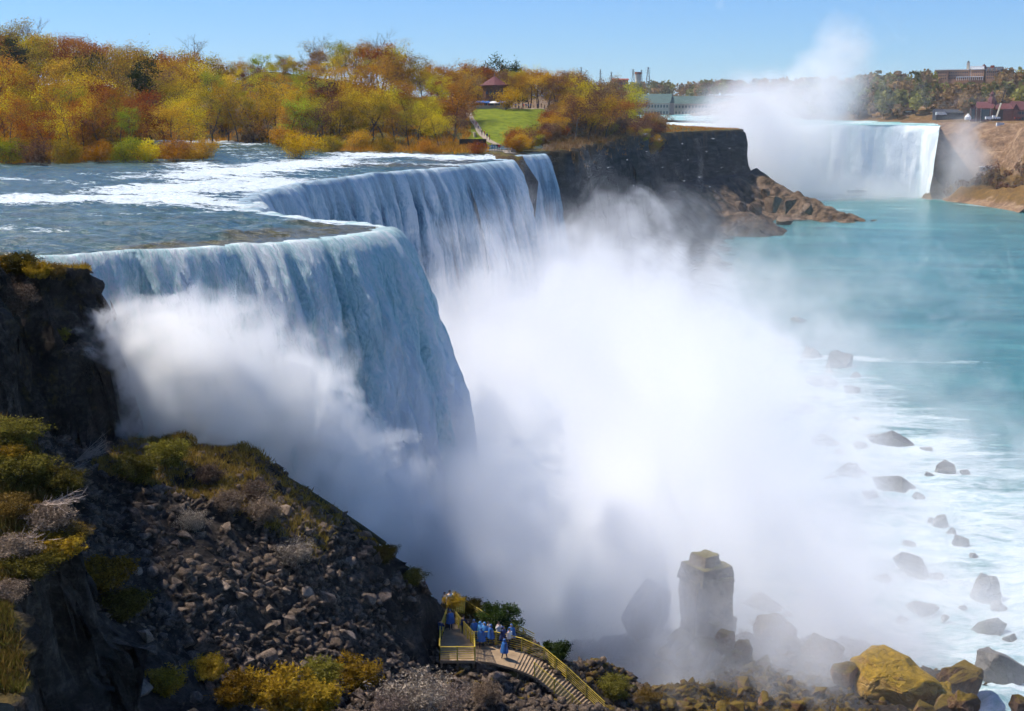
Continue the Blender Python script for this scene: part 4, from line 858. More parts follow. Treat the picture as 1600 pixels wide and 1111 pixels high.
for i, (px, py, w_, h_, lab) in enumerate([(1425, 890, 100, 40, 'wide rounded rock dim in the mist above the mossy boulders'), (1535, 930, 66, 62, 'pointed rock in mist near the right edge'), (1500, 850, 40, 22, 'small misty rock left of the grey water patch'), (1470, 818, 34, 26, 'small dark misty rock above the rounded one'), (1400, 690, 90, 30, 'long dark flat rock in the middle of the foam'),
     (1480, 732, 50, 22, 'flat rock in the foam right of the long dark one'), (1400, 760, 80, 34, 'wide grey rock below the long dark flat one'), (1330, 742, 60, 30, 'soft grey rock in the foam left of the wide grey one'), (1310, 570, 60, 40, 'dark jagged rock at the far edge of the foam'), (1268, 556, 44, 26, 'jagged rock left of the far dark one'), (1285, 600, 60, 26, 'low rock in front of the far jagged pair'),
     (1225, 540, 50, 18, 'small low rock at the far left of the foam'), (1290, 690, 50, 20, 'low grey rock awash left of the long flat one'), (1350, 700, 40, 18, 'small rock awash beside the long dark one'), (1210, 585, 50, 18, 'low rock awash near the mist edge'), (1250, 640, 60, 22, 'low rock awash in mid foam'), (1545, 985, 60, 40, 'misty rock below the pointed one at the right edge'), (1440, 950, 60, 26, 'misty rock between the pointed rock and the mossy boulders'), (1190, 950, 70, 40, 'misty rock directly right of the rock tower'),
     (1330, 612, 34, 20, 'tiny dark rock just right of the far jagged pair'), (1250, 500, 40, 12, 'faint rock at the upper edge of the foam')]):
    bigrock(px, py, 0, w_, h_*1.25, lab, M_misty, 430+i, zc=-49.6, n=16, box=.2, tilt=(0, .15), name='river_rock', sub=1, nz=.12)
rs = random.Random(88)
for i, (px, py, w_, h_) in enumerate([(1380, 905, 40, 16), (1462, 900, 30, 16), (1560, 948, 30, 20), (1508, 948, 26, 16), (1446, 700, 30, 12), (1362, 684, 30, 12), (1452, 742, 22, 10), (1508, 738, 20, 10), (1362, 772, 30, 14), (1436, 776, 24, 12), (1300, 748, 26, 12), (1336, 588, 22, 14), (1292, 582, 26, 12), (1250, 566, 20, 10), (1275, 622, 24, 10), (1312, 706, 26, 10), (1230, 655, 24, 10), (1486, 832, 20, 14), (1452, 812, 16, 10), (1520, 868, 22, 10), (1410, 968, 26, 14), (1475, 965, 20, 12), (1580, 1000, 30, 20), (1180, 975, 30, 16), (1230, 962, 26, 14), (1340, 655, 24, 9), (1200, 620, 22, 9), (1420, 850, 24, 11)]):
    bigrock(px, py, 0, w_, h_*1.2, 'small low rock awash in the foam beside a larger one', M_misty, 560+i, zc=-49.7, n=14, box=.2, tilt=(0, .1), name='river_rock', sub=1, nz=.14)['group'] = 'small rocks awash in the foam'
for i, (px, py, w_, h_, lab) in enumerate([(1236, 322, 26, 24, 'squarish dark boulder on top of the far rocky spit'), (1208, 318, 34, 22, 'tan boulder on the far rocky spit left of the squarish one'), (1180, 325, 26, 16, 'brown boulder behind the tan one on the far spit'), (1158, 322, 22, 16, 'brown boulder nearest the dark cliff on the far spit'), (1225, 345, 30, 14, 'low boulder at the waterline of the far spit'), (1175, 348, 26, 12, 'low boulder at the left waterline of the far spit'), (1262, 326, 20, 16, 'dark boulder right of the squarish one on the far spit'), (1195, 300, 20, 12, 'small boulder at the top of the far talus')]):
    bigrock(px, py, 745-i*8, w_, h_*1.2, lab, M_spit, 460+i, n=16, sub=1)
# ================================================================ NEAR PLANTS
proto(('near', 'bright', 0), 'bright', seed=170, H=2.2, trunk_r=.035, stems=9, spread=.40, split=.2, nl=6, n2=4, n3=3, leaves=9, lsz=.13, lrad=.22, lelong=1.6)
proto(('near', 'bright', 1), 'bright', seed=171, H=2.2, trunk_r=.035, stems=11, spread=.34, split=.2, nl=6, n2=4, n3=3, leaves=9, lsz=.12, lrad=.2, lelong=1.8)
proto(('near', 'grey', 0), 'grey', BARKL, seed=172, H=2., trunk_r=.03, stems=12, spread=.42, split=.15, nl=7, n2=5, n3=5, leaves=2, lsz=.07, lrad=.2, lelong=2)
proto(('near', 'brown', 0), 'nbrown', BARKL, seed=173, H=2., trunk_r=.03, stems=11, spread=.42, split=.15, nl=7, n2=5, n3=4, leaves=5, lsz=.09, lrad=.2, lelong=1.5)
proto(('near', 'olive', 0), 'nolive', seed=174, H=2., trunk_r=.035, stems=9, spread=.45, split=.15, nl=6, n2=4, n3=4, leaves=11, lsz=.13, lrad=.25)
proto(('near', 'dark', 0), 'dark', seed=175, H=2., trunk_r=.035, stems=8, spread=.45, split=.15, nl=6, n2=4, n3=4, leaves=14, lsz=.16, lrad=.25)
def march(px, py, t0=40.):
    dx, dy, dz = ray(px, py); t = t0
    while t < 150:
        x, y, z = dx*t, dy*t, CZ+dz*t
        if 46 < y < 151 and abs(x) < 65 and z < zfg(x, y): return x, y, zfg(x, y)
        t += .3
    return dx*100, dy*100, CZ+dz*100
NB = [(160, 905, 92, 'bright', 0, 'yellow green bush beside the rock column, its sprays leaning right'), (195, 950, 70, 'olive', 0, 'olive bush just below the yellow green one by the rock column'), (255, 1068, 70, 'bright', 1, 'yellow green bush at the bottom left of the dark scree'), (328, 1052, 62, 'bright', 0, 'golden upright bush left of the large bottom clump'), (372, 1085, 86, 'bright', 1, 'golden bush low at the bottom between two others'),
      (440, 1085, 120, 'bright', 0, 'largest golden spray of bush at the bottom centre left'), (500, 1098, 90, 'bright', 1, 'golden bush at the bottom edge right of the largest one'), (552, 1062, 84, 'bright', 0, 'yellow brown bush above the black gully'), (500, 1060, 66, 'olive', 0, 'olive bush behind the largest golden spray'), (640, 1092, 120, 'grey', 0, 'pale lilac grey twiggy bush at the bottom below the platform'), (700, 1100, 90, 'grey', 0, 'grey twiggy bush right of the widest lilac one'), (605, 1108, 70, 'grey', 0, 'grey twiggy bush at the bottom left of the widest lilac one'),
      (760, 1085, 60, 'brown', 0, 'brown twiggy bush below the walkway bend'), (355, 790, 56, 'brown', 0, 'pinkish brown bush on the ridge top left of the fallen beam'), (410, 805, 62, 'brown', 0, 'broad brown bush on the lit ridge slope'), (398, 775, 54, 'brown', 0, 'brown bush along the ridge crest'), (455, 872, 66, 'grey', 0, 'fan shaped pale twiggy bush at the shadow edge'), (305, 820, 50, 'grey', 0, 'small grey bush in the dark shadow'), (330, 745, 50, 'brown', 0, 'russet bush on the ridge left of the brown ones'), (265, 715, 60, 'olive', 0, 'olive bush on the ridge below the shaded cliff'), (215, 735, 66, 'olive', 0, 'green bush right of the bare sprawling branches'),
      (18, 485, 76, 'brown', 0, 'brown bush hanging over the shaded cliff at the left edge'), (62, 452, 46, 'bright', 0, 'yellow bush on the lip of the shaded cliff'), (92, 528, 34, 'olive', 0, 'small bright green bush on the face of the shaded cliff'), (84, 428, 40, 'rust', 0, 'russet tuft bush on the cliff top nearest the brink'), (10, 440, 50, 'bright', 1, 'yellow bush on the cliff top at the left edge'), (36, 425, 50, 'olive', 0, 'olive bush on the cliff top by the river'),
      (775, 970, 56, 'dark', 0, 'dark green bush on the ridge behind the crowd in ponchos'), (708, 940, 34, 'bright', 0, 'small yellow green shrub at the upper end of the platform'), (735, 955, 44, 'olive', 0, 'low green bush between the platform and the dark bush'), (868, 1018, 44, 'dark', 0, 'very dark rounded bush above the stairway'), (640, 905, 44, 'olive', 0, 'mossy green bush on the ridge edge'), (600, 868, 40, 'olive', 0, 'green bush at the lower end of the fallen beam'), (960, 1075, 50, 'olive', 0, 'low olive bush below the walkway end'), (1010, 1090, 44, 'rust', 0, 'russet tuft at the bottom right of the walkway')]
proto(('near', 'rust', 0), 'ochre', seed=176, H=2., trunk_r=.035, stems=9, spread=.45, split=.15, nl=6, n2=4, n3=4, leaves=9, lsz=.10, lrad=.2)
for px, py, wpx, kd, v_, lab in NB:
    h = wpx*.0; x, y, z = march(px, py+wpx*.28)
    w_ = wpx*y/2000; hh = w_*.72
    plant(('near', kd, v_), x, y, z-.1, hh, 'bush', lab, 'bush', wide=1.25)
# ledge shrubs, dense
LB = [(20, 680, 90, 'olive', 'olive bush at the top of the near ledge'), (70, 700, 80, 'brown', 'brown bush on the near ledge left of the bare branches'), (30, 740, 100, 'olive', 'broad olive bush in the middle of the near ledge'), (90, 760, 90, 'olive', 'olive bush on the outer rim of the near ledge'), (20, 800, 90, 'rust', 'russet tangle on the near ledge at the left edge'), (75, 815, 90, 'brown', 'brown tangle of twigs low on the near ledge'), (130, 790, 70, 'olive', 'olive bush at the ledge corner below the bare branches'), (30, 860, 90, 'brown', 'brown bush at the bottom of the near ledge'), (85, 870, 90, 'bright', 'golden brown bush above the rock column'), (50, 915, 90, 'olive', 'dull olive bush left of the rock column'), (10, 720, 80, 'bright', 'yellow olive bush at the left edge of the ledge'), (110, 840, 70, 'rust', 'russet bush beside the pale dead branch'), (10, 930, 80, 'brown', 'brown bush in the lower left shadow'), (55, 660, 70, 'olive', 'olive bush on the highest rim of the near ledge')]
for px, py, wpx, kd, lab in LB:
    x, y, z = march(px, py+15); w_ = wpx*y/2000
    if y > 75: continue
    plant(('near', kd, 0), x, y, z-.15, w_*.5, 'bush', lab, 'bush', wide=1.7)
def deadbranch(px, py, L_, label, seed, az=0., lean=.5):
    r = random.Random(seed); x, y, z = march(px, py); mb = MB()
    for i in range(26):
        a = az+r.gauss(0, .55); d_ = Vector((math.cos(a), math.sin(a)*.7, r.uniform(.05, .8)*lean)).normalized(); q = Vector((0, 0, 0)); pts = [q.copy()]; rad = []
        n_ = 6; l_ = L_*r.uniform(.5, 1.1)
        for j in range(n_):
            d_ = (d_+Vector((r.gauss(0, .12), r.gauss(0, .12), .05-.07*j/n_))).normalized(); q = q+d_*l_/n_; pts.append(q.copy())
            if j > 1 and r.random() < .8:
                e = (d_+Vector((r.gauss(0, .5), r.gauss(0, .5), r.gauss(.1, .3)))).normalized(); mb.tube([q, q+e*l_*.14, q+e*l_*.26+Vector((0, 0, .03))], [.014, .01, .006], 3, False)
        mb.tube(pts, [.035*(1-.8*k_/n_) for k_ in range(n_+1)], 4, False)
    o = mb.build('dead_branch', DEAD, loc=(x, y, z)); return tag(o, label, 'dead branch')
DEAD = plain('dead_wood', (.36, .28, .23), .9, .3, 4.)
deadbranch(118, 722, 2.8, 'bare sprawling branches reaching right over the dark drop', 1, .3, .6)
deadbranch(60, 790, 2.6, 'pale dead branches lying across the near ledge', 2, -.5, .2)
deadbranch(95, 745, 2.0, 'tangle of dead twigs below the sprawling branches', 3, -.1, .3)
deadbranch(30, 850, 1.8, 'whitish dead branch low in the left corner', 4, -1.2, .4)
for i, (x, y, h, kd) in enumerate([(-43, 92, 9, 'gold'), (-40.5, 85, 8, 'olive'), (-38, 79, 8, 'rust'), (-47, 86, 10, 'olive'), (-43, 78, 9, 'gold')]):  # unseen trees added left of the frame to lengthen the slope's shade
    plant((kd, 'round', 0), x, y, zfg(x, y)-.2, h, 'tree', ['golden tree on the park cliff just beyond the left edge', 'olive tree at the park cliff edge beyond the left frame', 'rust tree on the park cliff above the near ledge', 'taller olive tree back from the park cliff', 'golden tree back from the park cliff above the ledge'][i], 'tree', wide=1.2)
# grass and low cover
def cover(n, x0, x1, y0, y1, test, seed):
    rg = np.random.default_rng(seed); out = []; it = 0
    while len(out) < n and it < n*20:
        it += 1; x, y = rg.uniform(x0, x1), rg.uniform(y0, y1); z = zfg(x, y)
        if test(x, y, z): out.append((x, y, z))
    return np.array(out)
flat = lambda x, y: abs(zfg(x+.4, y)-zfg(x-.4, y))+abs(zfg(x, y+.4)-zfg(x, y-.4)) < 1.3
tufts('grass', cover(14000, -34, -16, 47, 73, lambda x, y, z: z > -12 and flat(x, y), 51), .34, LEAF['nolive'], 'olive and brown grass on the near ledge', seed=1)
tufts('grass', cover(9000, -34, -16, 47, 73, lambda x, y, z: z > -12 and flat(x, y), 52), .42, LEAF['ochre'], 'dry brown stalks on the near ledge', seed=2)
tufts('grass', cover(3200, -58, -34, 94, 107, lambda x, y, z: z > -2.5 and flat(x, y), 53), .42, LEAF['bright'], 'yellow grass on the cliff top by the brink', seed=3)
tufts('grass', cover(2600, -2, 34, 98, 114, lambda x, y, z: -42 < z < -30 and flat(x, y) and zfg(x+1, y+1) < z+.2, 54), .24, LEAF['olive'], 'mossy grass among stones on the lower slope', seed=4)
tufts('grass', cover(1500, -16, 2, 98, 105, lambda x, y, z: flat(x, y) and zfg(x, y+2) < z-.6, 55), .26, LEAF['bright'], 'green moss and grass along the ridge edge', seed=5)
tufts('grass', cover(4200, -34, -14, 90, 103, lambda x, y, z: -21 < z < -12 and flat(x, y) and x+z*.4 > -36, 56), .5, LEAF['ochre'], 'dry russet growth on the ridge under the cliff', seed=6)
# undergrowth on the wooded banks
rgu = np.random.default_rng(77); pts = []
for i in range(9000):
    px, Yv = rgu.uniform(-60, 760), rgu.uniform(285, 520); x = XY(px, Yv, 3); z = zis(x, Yv)
    if z > .3 and not (-14 < x < 32 and Yv > 398): pts.append((x, Yv, z))
tufts('undergrowth', np.array(pts), 1.7, LEAF['rust'], 'rust brown undergrowth below the trees', seed=7, blades=8)
pts = []
for i in range(4200):
    px = rgu.uniform(850, 1040); Yv = rgu.uniform(370, 760); x = XY(px, Yv, 3); z = zis(x, Yv)
    if -6 < z < 12 and sdist(P1, np.array([x]), np.array([Yv]))[0] < 0: pts.append((x, Yv, z))
tufts('undergrowth', np.array(pts), 1.6, LEAF['brown'], 'brown brush on the slope above the dark cliff', seed=8, blades=8)
pts = []
for i in range(6500):
    x = rgu.uniform(30, 146); Yv = rgu.uniform(600, 1000); z = zis(x, Yv)
    if .2 < z < 6 and sdist(IS2, np.array([x]), np.array([Yv]))[0] > .5: pts.append((x, Yv, z))
tufts('undergrowth', np.array(pts), 1.2, LEAF['rust'], 'low russet growth on the flat top of the cliff point', seed=9, blades=6)
# ================================================================ BUILDINGS AND FAR THINGS
M_shingle = plain('brown_shingle', (.16, .075, .045), .85, .3, 1.5); M_roofred = plain('maroon_roof', (.13, .04, .042), .8, .25, .8); M_stone = plain('pale_stone', (.52, .43, .33), .85, .15, .8)
M_glass = plain('dark_glass', (.03, .045, .06), .2, .2, .5, spec=.6); M_white = plain('white_paint', (.78, .77, .74), .6, .05, .5); M_brick = plain('tan_brick', (.44, .25, .15), .85, .12, .4); M_teal = plain('green_copper_roof', (.05, .10, .09), .7, .2, .3)
M_pink = plain('pale_pinkish_stone', (.40, .29, .235), .85, .12, .2); M_steel = plain('grey_steel', (.16, .17, .18), .6, .15, 1.); M_blue = plain('blue_canvas', (.03, .14, .42), .8, .15, 2.); M_dark = plain('dark_timber', (.04, .03, .025), .85, .2, 2.); M_red = plain('red_brick', (.33, .07, .04), .85, .15, .4)
M_cream = plain('cream_concrete', (.62, .55, .42), .85, .1, .1); M_rust = plain('rusty_band', (.30, .10, .04), .85, .2, .5); M_brickm = plain('brown_red_brick', (.24, .10, .075), .85, .15, .5); M_yel = plain('yellow_paint', (.62, .45, .06), .6, .15, 3.); M_board = plain('weathered_boards', (.32, .22, .13), .85, .25, 1.5)
def windows(par, x0, x1, y, z0, z1, cols, rws, w, h, mat=None, name='window', frame=None):
    for i in range(cols):
        for j in range(rws):
            cx = x0+(x1-x0)*(i+.5)/cols; cz = z0+(z1-z0)*(j+.5)/rws; mb = MB(); mb.box((cx, y, cz), (w, .25, h)); o = mb.build(name, mat or M_glass, par)
def gable(w, d, h, z, over=.6, ax='x'):
    mb = MB(); w2, d2 = w/2+over, d/2+over
    if ax == 'x': vs = [(-w2, -d2, z), (w2, -d2, z), (w2, d2, z), (-w2, d2, z), (-w2, 0, z+h), (w2, 0, z+h)]; fs = [(0, 1, 5, 4), (2, 3, 4, 5), (0, 4, 3), (1, 2, 5), (3, 2, 1, 0)]
    else: vs = [(-w2, -d2, z), (w2, -d2, z), (w2, d2, z), (-w2, d2, z), (0, -d2, z+h), (0, d2, z+h)]; fs = [(0, 4, 5, 3), (1, 2, 5, 4), (0, 1, 4), (2, 3, 5), (3, 2, 1, 0)]
    mb.add(vs, fs); return mb
# restaurant with pointed roof
Yb = 508; xb = XY(773, Yb, 14); zb0 = zis(xb, Yb)-.5
re_ = empty('restaurant', (xb, Yb, zb0), 'brown shingled restaurant with a pointed dark red roof among golden trees above the lawn', 'restaurant')
He = ZT(134, Yb)-zb0; Ha = ZT(117, Yb)-zb0; wR = 33*Yb/2000
mb = MB(); mb.lathe([(wR*.60, 0), (wR*.60, He*.45), (wR*.56, He*.46), (wR*.56, He)], n=8); mb.build('wall', M_shingle, re_)
mb = MB(); mb.lathe([(wR*.70, He-.1), (wR*.70, He+.15), (.25, Ha-.6), (.2, Ha-.5)], n=8); rf = mb.build('roof', M_roofred, re_)
mb = MB(); mb.tube([(0, 0, Ha-.6), (0, 0, Ha+1.4)], [.14, .05], 5); mb.build('finial', M_steel, rf)
mb = MB(); mb.box((0, -wR*.62, He*.47), (wR*1.5, 2.4, .35)); mb.build('canopy', M_roofred, re_)
for i in range(5):
    mb = MB(); mb.box((-wR*.36+wR*.18*i, -wR*.535, He*.72), (.75, .5, 1.3)); mb.build('window', M_glass, re_)
mb = MB(); mb.box((0, -wR*.565, He*.2), (wR*.9, .4, He*.26)); mb.build('window', M_glass, re_)
Yt = 497
def umb(px, mat, label, cat='umbrella', r=1.7):
    x = XY(px, Yt-2, 12); z = zis(x, Yt-2); o = empty('umbrella', (x, Yt-2, z), label, cat, None)
    mb = MB(); mb.tube([(0, 0, 0), (0, 0, 2.7)], .05, 5); mb.build('pole', M_white, o)
    mb = MB(); mb.lathe([(r, 2.25), (r*.98, 2.4), (r*.5, 2.85), (.05, 3.15)], n=8); mb.build('canopy', mat, o)
for px, lab in ((748, 'blue parasol, leftmost of the row in front of the restaurant'), (755, 'blue parasol, second from the left in front of the restaurant'), (762, 'blue parasol just left of the white one on the terrace'), (782, 'blue parasol just right of the white one on the terrace'), (788, 'blue parasol, second from the right on the terrace'), (794, 'blue parasol, rightmost of the terrace row')): umb(px, M_blue, lab)
umb(772, M_white, 'large white parasol in the middle of the blue ones on the terrace', r=2.4)
# terrace wall, path, steps
def ribbon(name, pts, wd_, mat, label, zf=zis, lift=.12, n=60, kind='structure'):
    p = spline([(a[0], a[1]) for a in pts], .8); tg = np.gradient(p, axis=0); tg /= np.linalg.norm(tg, axis=1)[:, None]+1e-9; nr = np.stack([-tg[:, 1], tg[:, 0]], 1)
    V = []
    for q, r_ in zip(p, nr):
        for s_ in (-1, 0, 1): x, y = q+r_*wd_/2*s_; V.append((x, y, zf(x, y)+lift))
    return tag(obj(name, mesh(name, V, gridfaces(len(p), 3), mat)), label, None if kind else 'path', kind=kind)
def gxy(px, Y): return (XY(px, Y, zis(XY(px, Y, 8), Y)), Y)
M_path = plain('pale_paving', (.36, .29, .22), .9, .12, 1.)
ribbon('path', [gxy(732, 470), gxy(736, 455), gxy(744, 440), gxy(752, 425), gxy(764, 412), gxy(778, 404)], 2.0, M_path, 'pale path descending beside the lawn', lift=.25)
ribbon('path', [gxy(716, 496), gxy(760, 494), gxy(810, 494), gxy(862, 495)], 5, M_path, 'paved terrace in front of the restaurant', lift=.2)
ribbon('path', [gxy(690, 376), gxy(725, 375), gxy(760, 370), gxy(790, 360), gxy(800, 348)], 3., M_path, 'paved viewpoint path along the brink', lift=.3)
def wall(name, a, b, h, th, mat, label, lift=0):
    a = Vector((a[0], a[1], 0)); b = Vector((b[0], b[1], 0)); c = (a+b)/2; z = min(zis(a.x, a.y), zis(b.x, b.y))-.2
    mb = MB(); d_ = b-a; mb.box((0, 0, h/2), (d_.length, th, h)); mb.box((0, 0, h+.08), (d_.length+.1, th+.15, .16)); o = mb.build(name, mat, loc=(c.x, c.y, z+lift)); o.rotation_euler[2] = math.atan2(d_.y, d_.x); return tag(o, label, 'wall')
wall('low_wall', gxy(720, 490), gxy(790, 490), 1.5, .4, M_stone, 'low pale stone wall along the top of the lawn, left half')
wall('low_wall', gxy(791, 490), gxy(862, 491), 1.3, .4, M_stone, 'low pale stone wall along the top of the lawn, right half')
wall('retaining_wall', gxy(718, 398), gxy(760, 398), 2.6, .6, M_dark, 'dark retaining wall below the path by the yellow bush')
wall('retaining_wall', gxy(736, 440), gxy(742, 420), 1.6, .5, M_stone, 'short stone wall beside the descending path')
# railing builder
def railing(root, pts, h=1.1, nr=5, rail=.05, post=.07, step=1.6, mat=None, name='railing'):
    mb = MB(); pts = [Vector(p) for p in pts]
    for k in range(nr):
        z = h*(k+1)/nr; mb.tube([p+Vector((0, 0, z)) for p in pts], rail/2*(1.5 if k == nr-1 else 1), 4)
    r_ = mb.build(name, mat or M_yel, root); d0 = 0
    for a, b in zip(pts[:-1], pts[1:]):
        L_ = (b-a).length; n = max(1, round(L_/step))
        for i in range(n):
            p = a.lerp(b, i/n); m2 = MB(); m2.box((p.x, p.y, p.z+h/2), (post, post, h+.1)); m2.build('post', mat or M_yel, r_)
    return r_
vp = gxy(745, 352); fr = empty('viewpoint_railing', (0, 0, 0), 'dark railing at the brink viewpoint beside the narrow fall', 'railing')
rp = [gxy(742, 356), gxy(765, 350), gxy(785, 342), gxy(800, 336), gxy(806, 345)]
railing(fr, [(a, b, zis(a, b)+.2) for a, b in rp], 1.2, 3, .07, .1, 1.8, M_steel)
# far power house
def longhouse(name, px0, px1, Yv, pyb, pye, pyr, depth, wallm, roofm, label, cols, rws, ww=.5, wh=.5, ax='x'):
    x0, x1 = XY(px0, Yv, 10), XY(px1, Yv, 10); zb = ZT(pyb, Yv); He_ = ZT(pye, Yv)-zb; Hr = ZT(pyr, Yv)-zb-He_; w_ = x1-x0
    o = empty(name, ((x0+x1)/2, Yv+depth/2, zb), label, 'building', rz=-.35 if name == 'power_house' else 0)
    mb = MB(); mb.box((0, 0, He_/2-2), (w_, depth, He_+4)); mb.build('wall', wallm, o)
    gable(w_, depth, Hr, He_+.02, .8, ax).build('roof', roofm, o)
    cw_ = w_/cols; rh = He_/rws; windows(o, -w_/2+cw_*.2, w_/2-cw_*.2, -depth/2-.08, 0, He_, cols, rws, cw_*ww, rh*wh); return o
longhouse('power_house', 984, 1052, 1560, 181, 161, 146.5, 26, M_pink, M_teal, 'long pale stone power house with green roof beyond the brown slope', 14, 2, .5, .42)
longhouse('power_house', 1053, 1118, 1590, 181, 162, 150, 26, M_pink, M_teal, 'middle wing of the green roofed power house left of the plume', 12, 2, .5, .4)
longhouse('power_house', 1119, 1192, 1620, 181, 165, 153, 26, M_pink, M_teal, 'farthest green roofed wing dim in the spray', 12, 2, .5, .4)
def tower(px, Yv, py0, py1, label, wpx):
    zb = ZT(py0, Yv); H = ZT(py1, Yv)-zb; x = XY(px, Yv, 40); r_ = wpx*Yv/4000; o = empty('round_tower', (x, Yv, zb), label, 'tower')
    mb = MB(); mb.lathe([(r_*.92, 0), (r_*.8, H*.45), (r_*.95, H*.8)], n=20); mb.build('shaft', M_cream, o)
    mb = MB(); mb.lathe([(r_*1.0, H*.8), (r_*1.08, H*.86), (r_*1.05, H)], n=20); mb.build('rusty_band', M_rust, o)
tower(996.5, 1760, 132, 112.5, 'pale round tower with a rusty band on the skyline', 10)
def pylon(px, Yv, py0, py1, label, s=1.):
    zb = ZT(py0, Yv); H = ZT(py1, Yv)-zb; x = XY(px, Yv, 50); mb = MB(); B = H*.10*s
    for a, b in ((-1, -1), (1, -1), (1, 1), (-1, 1)): mb.tube([(a*B, b*B, 0), (a*B*.15, b*B*.15, H)], .28, 4)
    for k in range(7):
        z0, z1 = H*k/7, H*(k+1)/7; w0, w1 = B*(1-.85*k/7), B*(1-.85*(k+1)/7)
        for sg in (-1, 1): mb.tube([(-w0*sg, -w0, z0), (w1*sg, -w1, z1)], .16, 3); mb.tube([(sg*w0, -w0, z0), (sg*w1, w1, z1)], .16, 3)
    o = empty('pylon', (x, Yv, zb), label, 'pylon'); mb.build('lattice', M_steel, o); m2 = MB()
    for z in (.72, .84, .96): m2.box((0, 0, H*z), (H*.26*s, .4, .35))
    m2.build('crossarm', M_steel, o)
pylon(989, 1800, 134, 108, 'lattice pylon just left of the pale round tower'); pylon(1002, 1850, 132, 109, 'slim lattice pylon just right of the pale round tower', .7); pylon(1012.5, 1780, 134, 105, 'tallest lattice pylon right of the pale round tower', 1.2)
pylon(908, 1600, 132, 105, 'thin lattice pylon above the orange trees', .6); pylon(938, 1650, 132, 108, 'thin lattice pylon midway along the skyline', .6); pylon(955, 1700, 132, 112, 'short lattice pylon left of the red building', .7)
longhouse('red_building', 957, 981, 1720, 136, 124.5, 122.5, 14, M_red, M_red, 'flat red building on the skyline left of the pale tower', 6, 1, .5, .3)
# institution on the right escarpment
Ya = 1270; ac = empty('hilltop_building', (XY(1500, Ya, 45), Ya, ZT(127, Ya)), 'long tan brick institution with turrets on the right skyline', 'building'); kx = Ya/2000
ac.rotation_euler[2] = -.6; ac.scale = (1.18, 1, 1)
def Lx(px): return (px-1500)*kx
def Hz(py): return (127-py)*kx
def blk(px0, px1, py0, py1, y0, dd_, mat, name, par=ac): mb = MB(); mb.box((Lx((px0+px1)/2), y0+dd_/2, (Hz(py0)+Hz(py1))/2), ((px1-px0)*kx, dd_, Hz(py1)-Hz(py0))); return mb.build(name, mat, par)
w1 = blk(1467, 1484, 135, 110, 0, 12, M_brick, 'wall'); w2 = blk(1484, 1511, 135, 110.5, 1, 12, M_brick, 'wall'); w3 = blk(1514, 1530, 135, 110.5, -.5, 12, M_brick, 'wall'); blk(1511, 1514, 135, 110, 2.2, 8, M_stone, 'wall')
blk(1466.5, 1511, 110, 109, -.4, 13, M_white, 'roof_edge'); blk(1513.5, 1530.5, 110, 109, -.9, 13, M_white, 'roof_edge'); blk(1511, 1529, 109, 104.5, 2, 9, M_white, 'roof')
blk(1506.5, 1509.5, 110, 99, 3, 2.2, M_stone, 'bell_tower'); mb = MB(); mb.lathe([(1.3, Hz(99)), (.1, Hz(96))], (Lx(1508), 4, 0), 6); mb.build('spire', M_steel, ac)
mb = MB(); mb.lathe([(1.8, Hz(109)), (1.8, Hz(105)), (.1, Hz(101.5))], (Lx(1528), 4, 0), 8); mb.build('turret', M_roofred, ac)
blk(1532, 1549, 135, 112, 0, 12, M_brick, 'wall'); M_slate = plain('dark_slate', (.05, .055, .07), .7, .2, .5)
o_ = gable(19*kx, 12, Hz(106)-Hz(112), Hz(112)+.05, .5).build('roof', M_slate, ac); o_.location = (Lx(1541), 6, 0)
for q in (1535, 1540, 1545): mb = MB(); mb.add([(Lx(q-1.8), -.3, Hz(113)), (Lx(q+1.8), -.3, Hz(113)), (Lx(q), -.3, Hz(108.5)), (Lx(q-1.8), 3, Hz(113)), (Lx(q+1.8), 3, Hz(113)), (Lx(q), 3, Hz(108.5))], [(0, 1, 2), (3, 5, 4), (0, 2, 5, 3), (1, 4, 5, 2)]); mb.build('dormer', M_brick, ac)
blk(1549, 1554, 135, 110, .5, 9, M_slate, 'wall'); blk(1536, 1540, 108, 104, 4, 3, M_red, 'chimney')
for px0, px1, yy0 in ((1468, 1483, -.1), (1485, 1510, .9), (1515, 1529, -.6), (1533, 1548, -.1)):
    n_ = int((px1-px0)/2.2)
    for i in range(n_):
        for j in range(3): blk(px0+(i+.3)*(px1-px0)/n_, px0+(i+.68)*(px1-px0)/n_, 123.5-j*4.2, 121.3-j*4.2, yy0, .3, M_glass, 'window')
pc = blk(1497, 1530, 121.2, 120.2, -5, 5, M_white, 'porch_roof')
for i in range(14): blk(1497.3+i*2.5, 1497.9+i*2.5, 126, 121.2, -4.8, .4, M_white, 'porch_column', ac)
# red roofed building by the brink of the distant falls
Yr_ = 1010; kr = Yr_/2000; rr = empty('gabled_building', (XY(1535, Yr_, 5), Yr_, ZT(188.5, Yr_)), 'maroon roofed building with a tall glazed gable and a cupola near the distant brink', 'building')
def B2(px0, px1, py0, py1, y0, dd_, mat, name, par=None): mb = MB(); mb.box(((px0+px1)/2*kr-1535*kr, y0+dd_/2, ((188.5-py0)+(188.5-py1))/2*kr), ((px1-px0)*kr, dd_, (py0-py1)*kr)); return mb.build(name, mat, par or rr)
def gab2(cx, w_, y0, dd_, py0, py1, mat, name, ax): o = gable(w_*kr, dd_, (py0-py1)*kr, (188.5-py0)*kr+.02, .5, ax).build(name, mat, rr); o.location = ((cx-1535)*kr, y0+dd_/2, 0); return o
rr.rotation_euler[2] = -.35
B2(1516, 1526, 190, 171, -3, 18, M_brickm, 'wall'); gab2(1521, 10, -3, 18, 171, 163, M_roofred, 'roof', 'y'); B2(1518.5, 1523.5, 186, 170, -3.2, .3, M_glass, 'gable_window')
